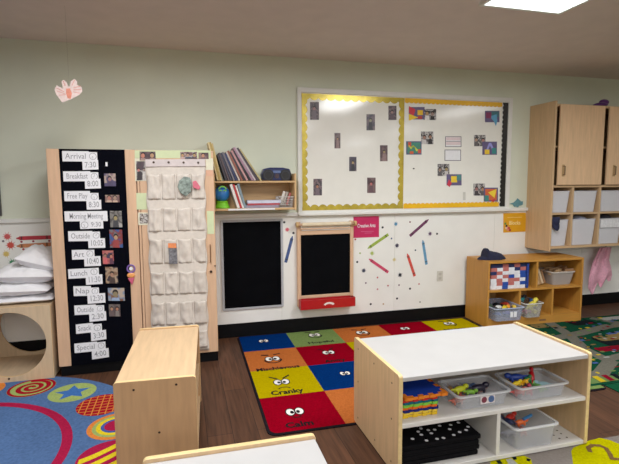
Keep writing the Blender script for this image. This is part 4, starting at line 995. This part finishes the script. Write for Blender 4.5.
# ------------------------------------------------------------------ white topped low shelf units
def low_unit(loc, rz, label):
    t = thing('low_shelf', label, 'shelf', loc, rz, 'white topped low shelf units')
    Wm = world(t); hw, hd, ht = .587, .310, .539
    def B(): b = MB(); b.X = Wm; return b
    def rp(x0_):
        pr = rrect((x0_, 0, ht/2), UY, UZ, 2*hd, ht, .016, 5)
        return B().prism(pr, (.022, 0, 0), PALEZ, EDGE)
    for sgn in (-1, 1):
        pl = rp(-hw if sgn < 0 else hw-.022).build('end_panel', t, bevel=.002)
        for (yy, z_) in ((-.23, .47), (-.23, .28), (0, .485), (.24, .485), (.24, .28), (-.02, .05), (.24, .05), (-.23, .05)):
            xx = sgn*hw
            B().disc((xx, yy, z_), UY, UZ, .005, .005, SCREW, 10, (sgn*.001, 0, 0)).build('screw', pl)
    a, b = -hw+.022, hw-.022
    B().box(a, b, -hd+.004, hd-.004, .504, .525, LAMW).build('top_board', t, bevel=.002)
    B().box(a, b, -hd+.006, hd-.018, .260, .282, LAMG).build('middle_shelf', t, bevel=.002)
    bot = B().box(a, b, -hd+.004, hd-.018, .004, .026, LAMG).build('bottom_board', t, bevel=.002)
    B().box(-.01, .012, -hd+.008, hd-.018, .026, .260, LAMG).build('divider', t, bevel=.002)
    B().box(a, b, hd-.018, hd-.004, .004, .504, PALEX).build('back_panel', t)
    return t, bot
LU = (1.586, 2.320, .0062)
unit, ubot = low_unit(LU, 0, 'white topped low shelf holding bins, foam tiles and black dominoes')
for x_, y_ in ((2.028, 2.102), (2.082, 2.105), (2.033, 2.065), (2.082, 2.063), (2.087, 2.14)):
    MB().disc((x_, y_, .0325), UX, UY, .006, .006, SCREW, 10, (0, 0, .0006)).build('peg_hole', ubot)
clone(unit, (.143, 1.050, .0), pi/2-.012, 'white topped low shelf nearest the camera at the bottom of picture', 'white topped low shelf units')

# low wooden shelf seen end on
es = thing('wooden_bookcase', 'plain low wooden bookcase seen end on beside the blue rug', 'bookcase', (-.130, 2.730, .007), math.radians(-3))
We = world(es); ew, el, eh = .192, .436, .540
def EB(): b = MB(); b.X = We; return b
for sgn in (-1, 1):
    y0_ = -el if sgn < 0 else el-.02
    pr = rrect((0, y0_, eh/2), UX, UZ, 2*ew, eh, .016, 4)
    pl = EB().prism(pr, (0, .02, 0), wood((196, 156, 114), 'z'), wood((236, 200, 140), 'x')).build('end_panel', es, bevel=.002)  # face colour darker than the top board, shade put into the wood tone
    if sgn < 0:
        for xx, z_ in ((-.1, .497), (.098, .505), (.01, .27)): EB().disc((xx, -el, z_), UX, UZ, .006, .006, SCREW, 10, (0, -.001, 0)).build('screw', pl)
EB().box(-ew+.004, ew-.004, -el+.02, el-.02, eh-.028, eh-.008, BENY).build('top_board', es, bevel=.002)
EB().box(-ew+.012, ew-.006, -el+.02, el-.02, .26, .278, BENY).build('middle_shelf', es)
EB().box(-ew+.012, ew-.006, -el+.02, el-.02, .03, .05, BENY).build('bottom_board', es)
EB().box(-ew+.001, -ew+.012, -el+.02, el-.02, .03, eh-.028, BENZ).build('back_panel', es)

# ------------------------------------------------------------------ contents of the white shelf
ZM, ZB = LU[2]+.2825, LU[2]+.0265
def tile(cx_, cy_, z0_, s, d_, th, ca, cb_, rz, label, tabs=3):
    """foam puzzle tile: square with jigsaw tabs and a contrasting interlocked edge strip"""
    t = thing('foam_tile', label, 'foam tile', (cx_, cy_, z0_), rz, 'foam puzzle tiles stacked on the white shelf'); Wt = world(t)
    def outline(sx, sy, ph):
        pts = []; nt = tabs*2+1
        for (a, b, n) in (((-1, -1), (1, -1), (0, -1)), ((1, -1), (1, 1), (1, 0)), ((1, 1), (-1, 1), (0, 1)), ((-1, 1), (-1, -1), (-1, 0))):
            for k in range(nt):
                for f_ in (k/nt, (k+1)/nt-.001):
                    u = (a[0]+(b[0]-a[0])*f_)*sx, (a[1]+(b[1]-a[1])*f_)*sy
                    o = (.018 if ph == 0 else .006) if (k+ph) % 2 else 0
                    pts.append(Vector((u[0]+n[0]*o, u[1]+n[1]*o, 0)))
        return pts
    b = MB(); b.X = Wt; b.prism(outline(s-.028, d_-.028, 0), (0, 0, th), carpet(ca, .04)); b.build('tile_body', t)
    o_, i_ = outline(s-.010, d_-.010, 1), outline(s-.028, d_-.028, 0)
    i_ = [p*1.002 for p in i_]
    b = MB(); b.X = Wt; b.ring(o_, i_, (0, 0, th), carpet(cb_, .04)); b.build('edge_strip', t)
    return t
TC = [((35, 50, 130), (232, 190, 50), 'blue foam tile with yellow edge at the stack bottom'), ((110, 60, 120), (236, 200, 70), 'purple foam tile with yellow edge, second from bottom'), ((235, 120, 40), (40, 45, 110), 'orange foam tile with navy edge, third from bottom'),
 ((130, 190, 60), (235, 110, 40), 'lime foam tile with orange edge, fourth from bottom'), ((30, 110, 120), (130, 200, 70), 'teal foam tile with lime edge, fourth from top'), ((215, 60, 40), (35, 100, 120), 'red foam tile with teal edge, third from top'),
 ((235, 120, 40), (190, 50, 45), 'orange foam tile with red edge, second from top')]
z_ = ZM+.001
for k, (ca, cb_, lb_) in enumerate(TC):
    tile(1.152+.003*(k % 3-1), 2.175+.003*(k % 2), z_, .105, .115, .0135, ca, cb_, .03*(k % 3-1)*.4, lb_); z_ += .0139
tile(1.178, 2.185, z_, .128, .135, .015, (32, 62, 160), (238, 130, 44), .02, 'blue foam tile with orange tabs lying on top of stack')

CLR = clear((240, 241, 244), .24, .25); RIM = clear((244, 245, 247), .58, .25)
RB1 = tote(1.367, 1.682, 2.057, 2.262, ZM+.001, ZM+.08, .016, CLR, 'clear plastic bin next to the foam tiles with yellow and purple toys', None, .012, 'toy_bin', RIM)
RB2 = tote(1.745, 2.062, 2.055, 2.262, ZM+.001, ZM+.08, .016, CLR, 'clear plastic bin at right end of the middle shelf with bright figures', None, .012, 'toy_bin', RIM)
RB3 = tote(1.700, 1.972, 2.020, 2.36, ZB+.001, ZB+.126, .016, CLR, 'deeper clear plastic bin on the bottom shelf with tools', None, .012, 'toy_bin', RIM)
st = MB()
c = Vector((1.545, 2.0595, ZM+.043))
st.poly(rrect(c, UX, UZ, .09, .045, .004), mat((225, 215, 215), .5, .03, 30))
st.disc(c+Vector((-.022, -.0006, 0)), UX, UZ, .017, .017, mat((120, 40, 60), .5, .2, 60), 16); st.disc(c+Vector((.022, -.0006, 0)), UX, UZ, .019, .019, mat((70, 100, 150), .5, .3, 60), 16)
st.build('label', RB1)
def figure(c, L, rgb, rz, tilt, label, group):
    """chunky moulded plastic figure: body, head, limbs"""
    m = MB(); m.X = Matrix.Translation(c) @ Matrix.Rotation(rz, 4, 'Z') @ Matrix.Rotation(tilt, 4, 'Y'); k = plastic(rgb)
    m.ell((0, 0, 0), (L*.5, L*.22, L*.2), k, 14, 8); m.ell((L*.5, 0, L*.12), (L*.22, L*.17, L*.17), k, 12, 8)
    for sx in (-.28, .28):
        for sy in (-1, 1): m.ell((L*sx, sy*L*.14, -L*.14), (L*.09, L*.09, L*.15), k, 8, 6)
    m.ell((-L*.55, 0, L*.04), (L*.22, L*.06, L*.06), k, 8, 6)
    return tag(m.build('toy_figure', smooth=True), label, 'toy', group)
G1, G2, G3 = 'toys in the clear bin next to the foam tiles', 'figures in the clear bin at right end', 'toys in the clear bin on the bottom shelf'
zt = ZM+.062
figure((1.44, 2.16, zt+.008), .085, (196, 200, 40), .2, .05, 'yellow green plastic toy in bin next to the foam tiles', G1)
figure((1.485, 2.13, zt), .06, (120, 175, 50), -.3, 0, 'green plastic toy in bin next to the foam tiles', G1)
figure((1.55, 2.15, zt+.006), .10, (26, 20, 40), .1, .05, 'dark purple plastic toy in bin next to the foam tiles', G1)
for k, (x_, y_, rgb, n_) in enumerate(((1.40, 2.12, (205, 110, 90), 'coral'), (1.455, 2.19, (190, 90, 80), 'brick red'), (1.51, 2.21, (170, 150, 190), 'lilac'), (1.60, 2.20, (190, 130, 120), 'dusty rose'), (1.44, 2.26, (210, 150, 60), 'ochre'), (1.56, 2.27, (90, 120, 170), 'steel blue'))):
    figure((x_, y_, ZM+.03), .075, rgb, k*1.1, 0, '%s plastic toy low in bin next to the foam tiles' % n_, G1)
figure((1.835, 2.20, zt+.014), .095, (30, 60, 150), 2.9, .05, 'blue plastic figure on top in right end bin', G2)
figure((1.795, 2.145, zt+.004), .06, (235, 200, 30), .2, 0, 'yellow plastic figure at front left of right end bin', G2)
figure((1.84, 2.14, zt+.010), .055, (240, 180, 30), 2.0, .7, 'amber yellow figure standing in right end bin', G2)
figure((1.89, 2.17, zt+.008), .07, (30, 120, 70), .5, .1, 'green plastic figure in right end bin', G2)
figure((1.935, 2.19, zt+.016), .07, (190, 24, 34), 1.0, -.7, 'red plastic figure sticking up in right end bin', G2)
for k, (x_, y_, rgb, n_) in enumerate(((1.79, 2.12, (220, 90, 80), 'coral red'), (1.86, 2.12, (200, 70, 90), 'rose'), (1.94, 2.14, (110, 180, 90), 'pale green'), (1.99, 2.16, (150, 190, 200), 'pale blue'), (1.83, 2.24, (220, 170, 60), 'golden'), (1.95, 2.25, (60, 90, 160), 'mid blue'))):
    figure((x_, y_, ZM+.03), .08, rgb, k*.9, 0, '%s plastic figure low in right end bin' % n_, G2)
zt = ZB+.09
figure((1.80, 2.19, zt+.012), .08, (205, 45, 35), .4, .1, 'red plastic toy in the bottom shelf bin', G3)
figure((1.82, 2.13, zt+.006), .07, (225, 100, 40), .0, 0, 'orange plastic toy in the bottom shelf bin', G3)
figure((1.755, 2.16, zt+.008), .08, (35, 45, 80), 1.9, .1, 'navy plastic toy in the bottom shelf bin', G3)
figure((1.765, 2.27, zt+.03), .08, (50, 110, 60), 1.2, -1.1, 'green plastic toy sticking up in the bottom shelf bin', G3)
figure((1.74, 2.30, zt+.006), .08, (110, 90, 60), .8, 0, 'brown plastic toy at back of the bottom shelf bin', G3)
tag(MB().tube([(1.83, 2.12, zt+.026), (1.905, 2.145, zt+.028)], [.009, .009], plastic((40, 110, 170)), 10).build('toy_stick', bevel=.002), 'blue plastic stick across the bottom shelf bin', 'toy')
for k, (x_, y_, rgb, n_) in enumerate(((1.76, 2.14, (150, 150, 160), 'grey'), (1.84, 2.14, (190, 120, 120), 'faded pink'), (1.80, 2.25, (60, 60, 80), 'slate'), (1.87, 2.25, (90, 100, 120), 'blue grey'), (1.80, 2.33, (140, 110, 90), 'tan'))):
    figure((x_, y_, ZB+.04), .085, rgb, k*1.3, 0, '%s plastic toy low in the bottom shelf bin' % n_, G3)
# giant dominoes
DOM = mat((10, 10, 13), .8, .15, 40, .1, 0, .1)
def domino(x0_, y0_, z0_, w, d_, th, pips, label):
    m = MB().box(x0_, x0_+w, y0_, y0_+d_, z0_, z0_+th, DOM).build('domino', bevel=.006)
    p_ = MB()
    for (u, v) in pips: p_.disc((x0_+w*u, y0_+d_*v, z0_+th+.0002), UX, UY, .0095, .0095, CARD, 14, (0, 0, .0006))
    if pips: p_.build('pips', m)
    return tag(m, label, 'domino', 'black foam dominoes on the bottom shelf')
PIPS = [(1.133, 2.108), (1.196, 2.074), (1.257, 2.073), (1.294, 2.071), (1.198, 2.132), (1.257, 2.131), (1.375, 2.141), (1.456, 2.109), (1.486, 2.136), (1.363, 2.083), (1.410, 2.100), (1.197, 2.165), (1.258, 2.165), (1.227, 2.191), (1.461, 2.19), (1.341, 2.188), (1.293, 2.159), (1.405, 2.18)]
lv = ['bottom', 'second', 'third', 'top']
for k in range(4):
    zz_ = ZB+.001+k*.0275; o = (.0, .012, .006, .02)[k]; w_, d_ = .445+o, .152
    pp = [((a-1.046)/w_, (b-2.052)/d_) for a, b in PIPS] if k == 3 else [(.2, .5), (.75, .5)]
    domino(1.046, 2.052+o*.3, zz_, w_, d_, .027, pp, 'black foam domino with white dots, %s in the front stack' % lv[k])
    domino(1.048, 2.222+o*.3, zz_, w_+.01, d_, .027, [(.2, .3), (.4, .3), (.3, .6), (.65, .3), (.85, .3), (.65, .7), (.85, .7)] if k == 3 else [(.25, .5), (.7, .5)], 'black foam domino with white dots, %s in the rear stack' % lv[k])

# ------------------------------------------------------------------ wooden storage shelf by the wall
GX = Matrix.Translation((2.974, 4.022, 0)) @ Matrix.Rotation(math.radians(-2.6), 4, 'Z') @ Matrix.Translation((-2.978, -4.062, 0))
ws = thing('wooden_storage_shelf', 'low oak storage shelf with toy bricks and bins against back wall', 'shelf', (3.565, 4.27, .0062))
wx0, wx1, wy0, wy1, wz = 2.978, 4.118, 4.062, 4.47, .692; b0 = .0062
for a in (wx0, wx1-.02): MB().box(a, a+.02, wy0, wy1, b0, wz, OAKZ).build('side_panel', ws, bevel=.003)
MB().box(wx0+.02, wx1-.02, wy0+.002, wy1, wz-.022, wz, OAKX).build('top_board', ws, bevel=.002)
MB().box(wx0+.02, wx1-.02, wy0+.004, wy1-.01, .372, .392, OAKX).build('middle_shelf', ws)
MB().box(wx0+.02, wx1-.02, wy0+.004, wy1-.01, .072, .092, OAKX).build('bottom_board', ws)
kb = MB().box(wx0+.02, wx1-.02, wy0+.003, wy0+.02, b0, .072, OAKX).build('kick_board', ws)
MB().box(3.60, 3.68, wy0+.001, wy0+.003, .035, .055, DK).build('maker_plate', kb)
MB().box(wx0+.02, wx1-.02, wy1-.01, wy1, b0, wz-.022, wood((176, 132, 82), 'x')).build('back_panel', ws)
MB().box(3.545, 3.565, wy0+.006, wy1-.01, .392, wz-.022, OAKZ).build('upper_divider', ws)
for a in (3.350, 3.745): MB().box(a, a+.02, wy0+.006, wy1-.01, .092, .372, OAKZ).build('lower_divider', ws)
# toy bricks
BCOL = {'B': ((28, 70, 160), 'blue'), 'R': ((190, 105, 98), 'dusty red'), 'W': ((232, 232, 238), 'white'), 'N': ((30, 40, 90), 'navy')}
PAT = ['WWBWWW', 'WRBRWB', 'WRWRRW', 'RWRBWB', 'NRWWWB', 'RWRWNR', 'NNRNRN']
bw, bh = .068, .0375
rn = ['bottom row', 'second row up', 'third row up', 'middle row', 'third row down', 'second row down', 'top row']
cn = ['first from left', 'second from left', 'third from left', 'fourth from left', 'fifth from left', 'last at right']
for r_, row in enumerate(PAT):
    for c_, k in enumerate(row):
        x_ = 3.034+c_*bw+(.004 if r_ % 2 else 0); z_ = .3925+r_*bh
        rgb, nm = BCOL[k]; m = MB().box(x_, x_+bw-.0015, 4.10, 4.22, z_, z_+bh-.001, mat(rgb, .55, .05, 25))
        tag(m.build('toy_brick', bevel=.003), '%s toy brick, %s, %s of the brick wall' % (nm, rn[r_], cn[c_]), 'toy brick', 'toy bricks stacked in the wooden shelf')
for r_ in range(7):
    z_ = .3925+r_*bh
    tag(MB().box(3.034+6*bw+.006, 3.034+6*bw+.03, 4.09, 4.21, z_, z_+bh-.001, mat((26, 58, 140), .55, .05, 25)).build('toy_brick', bevel=.003), 'blue narrow toy brick at the end of the %s' % rn[r_], 'toy brick', 'narrow blue bricks at the end of the brick wall')
# wooden blocks in a grey basket, planks at its left
tote(3.785, 4.065, 4.12, 4.40, .3935, .535, .03, clear((185, 176, 170), .6, .5), 'grey tub of wooden blocks on the right of the oak shelf', None, .010, 'block_tub', mat((205, 198, 190), .4, .04, 30))
BLK_ = [(200, 170, 130), (176, 140, 100), (214, 190, 155), (150, 110, 75)]
R3 = random.Random(11)
for k in range(12):
    a, b = 3.83+.066*(k % 4), 4.17+.075*((k//4) % 3); z_ = .515+.03*(k % 2)
    m = MB(); m.X = Matrix.Translation((a, b, z_)) @ Matrix.Rotation(R3.uniform(-.6, .6), 4, 'Z') @ Matrix.Rotation(R3.uniform(-.5, .3), 4, 'Y')
    m.box(-.045, .045, -.018, .018, -.014, .014, wood(BLK_[k % 4], 'x'))
    tag(m.build('wooden_block', bevel=.003), '%s wooden block heaped in the grey tub, %s' % (['pale', 'mid brown', 'cream', 'dark'][k % 4], ['front row', 'middle row', 'back row'][k//4]), 'wooden block', 'wooden blocks in the grey tub')
for k, (x_, an, L_, n_) in enumerate(((3.635, .30, .15, 'lowest'), (3.655, .30, .18, 'second'), (3.678, .28, .17, 'third'), (3.70, .26, .15, 'topmost'))):
    m = MB(); m.X = Matrix.Translation((x_+.02*k, 4.16+.02*k, .3935+.012)) @ Matrix.Rotation(-.1, 4, 'Z') @ Matrix.Rotation(-an*1.3, 4, 'Y')
    m.box(-.012, .010, -.03, .03, 0.006, L_, wood(BLK_[k % 4], 'z'))
    tag(m.build('wooden_plank', bevel=.002), 'wooden plank leaning left of the grey tub, %s one' % n_, 'wooden plank', 'wooden planks leaning left of the tub')
# lower bins
ba = tote(3.008, 3.338, 3.965, 4.36, .093, .228, .02, clear((196, 204, 226), .30, .2), 'blue tinted clear bin of toy vehicles at lower left of oak shelf', None, .010, 'toy_bin', clear((200, 212, 235), .7, .25))
m = MB()
for dx in (-.02, .022): m.poly(rrect((3.215+dx, 3.967, .160), UX, UZ, .034, .058, .003), CARD)
m.build('label', ba)
bb = tote(3.390, 3.60, 4.01, 4.36, .093, .245, .02, clear((220, 220, 212), .26, .2), 'clear bin of yellow and blue toys in lower middle of oak shelf', None, .010, 'toy_bin', clear((225, 225, 220), .7, .25))
G4, G5 = 'toy vehicles in the blue tinted bin', 'toys in the lower middle bin of oak shelf'
def car(c, L, rgb, rz, label, group):
    t = thing('toy_car', label, 'toy car', c, rz, group); Wt = world(t)
    b = MB(); b.X = Wt; b.G = None; k = plastic(rgb)
    b.prism([(-L*.5, -L*.2, L*.1), (L*.5, -L*.2, L*.1), (L*.5, -L*.2, L*.25), (L*.28, -L*.2, L*.28), (L*.15, -L*.2, L*.42), (-L*.25, -L*.2, L*.42), (-L*.4, -L*.2, L*.28), (-L*.5, -L*.2, L*.26)], (0, L*.4, 0), k); b.build('car_body', t, bevel=.003)
    for sx in (-.3, .3):
        for sy in (-1, 1):
            b = MB(); b.X = Wt; b.G = None; b.tube([(L*sx, sy*L*.17, L*.1), (L*sx, sy*L*.23, L*.1)], L*.1, INK, 12); b.build('wheel', t)
    return t
for k, (x_, y_, z_, rgb, n_) in enumerate(((3.07, 4.06, .185, (40, 40, 42), 'black'), (3.13, 4.09, .19, (235, 235, 230), 'white'), (3.19, 4.07, .19, (230, 200, 50), 'yellow'), (3.25, 4.10, .188, (240, 150, 40), 'orange'), (3.30, 4.08, .185, (225, 190, 60), 'gold'), (3.08, 4.18, .19, (60, 80, 60), 'dark green'), (3.18, 4.2, .19, (30, 30, 34), 'jet'), (3.28, 4.2, .19, (190, 60, 40), 'red'), (3.10, 4.08, .125, (80, 90, 150), 'blue'), (3.22, 4.08, .125, (110, 100, 160), 'violet'))):
    car((x_, y_, z_), .085, rgb, .3*k, '%s toy car in the blue tinted bin' % n_, G4)
figure((3.505, 4.07, .215), .15, (222, 205, 70), .35, -.35, 'large yellow toy across the lower middle bin', G5)
figure((3.47, 4.09, .15), .11, (205, 120, 150), .2, 0, 'pink toy in the lower middle bin', G5)
figure((3.44, 4.16, .255), .09, (40, 140, 150), .4, .2, 'teal toy at left of the lower middle bin', G5)
figure((3.50, 4.24, .255), .11, (40, 42, 50), .2, .1, 'black toy at back of the lower middle bin', G5)
figure((3.57, 4.16, .24), .08, (70, 110, 180), 1.2, .2, 'blue toy at right of the lower middle bin', G5)
figure((3.54, 4.09, .14), .10, (230, 210, 90), 1.9, .2, 'pale yellow toy low in the lower middle bin', G5)
# navy cap on the oak shelf
cm = MB(); NV = mat((22, 26, 52), .95, .12, 40, .4)
prof = [(0, 0), (.04, .028), (.075, .03), (.085, .115), (.10, .118), (.125, .092), (.16, .085), (.21, .075), (.26, .06), (.30, .03), (.33, 0)]
def cp(u, v):
    k = u*(len(prof)-1); i = min(len(prof)-2, int(k)); f = k-i
    x_ = prof[i][0]*(1-f)+prof[i+1][0]*f; h_ = prof[i][1]*(1-f)+prof[i+1][1]*f
    a = pi*v; dd = .09*math.sin(pi*min(1, max(0, x_/.33)))**.6
    return Vector((2.950+x_, 4.22-dd*math.cos(a)+.0, wz+.001+h_*math.sin(a)**.7*(1+.12*noise.noise((u*9, v*5, 1)))))
cm.grid(cp, 40, 16, NV); tag(cm.build('cloth_hat', smooth=True), 'crumpled navy blue cloth hat on top of the oak shelf', 'hat')

GX = None
# ------------------------------------------------------------------ camera and view
cam = bpy.data.cameras.new('camera'); co = bpy.data.objects.new('camera', cam); C.objects.link(co)
cam.sensor_fit = 'HORIZONTAL'; cam.sensor_width = 36; cam.lens = F/619*36; cam.clip_start = .02
Mx = Matrix((CR, CU, -CF)).transposed().to_4x4(); Mx.translation = CAM; co.matrix_world = Mx
sc = bpy.context.scene; sc.camera = co
w = bpy.data.worlds.new('room_air'); sc.world = w; w.use_nodes = True
w.node_tree.nodes['Background'].inputs[0].default_value = (.9, .92, 1, 1); w.node_tree.nodes['Background'].inputs[1].default_value = .1
sc.view_settings.view_transform = 'Standard'; sc.view_settings.look = 'None'; sc.view_settings.exposure = -.43; sc.view_settings.gamma = 1.1
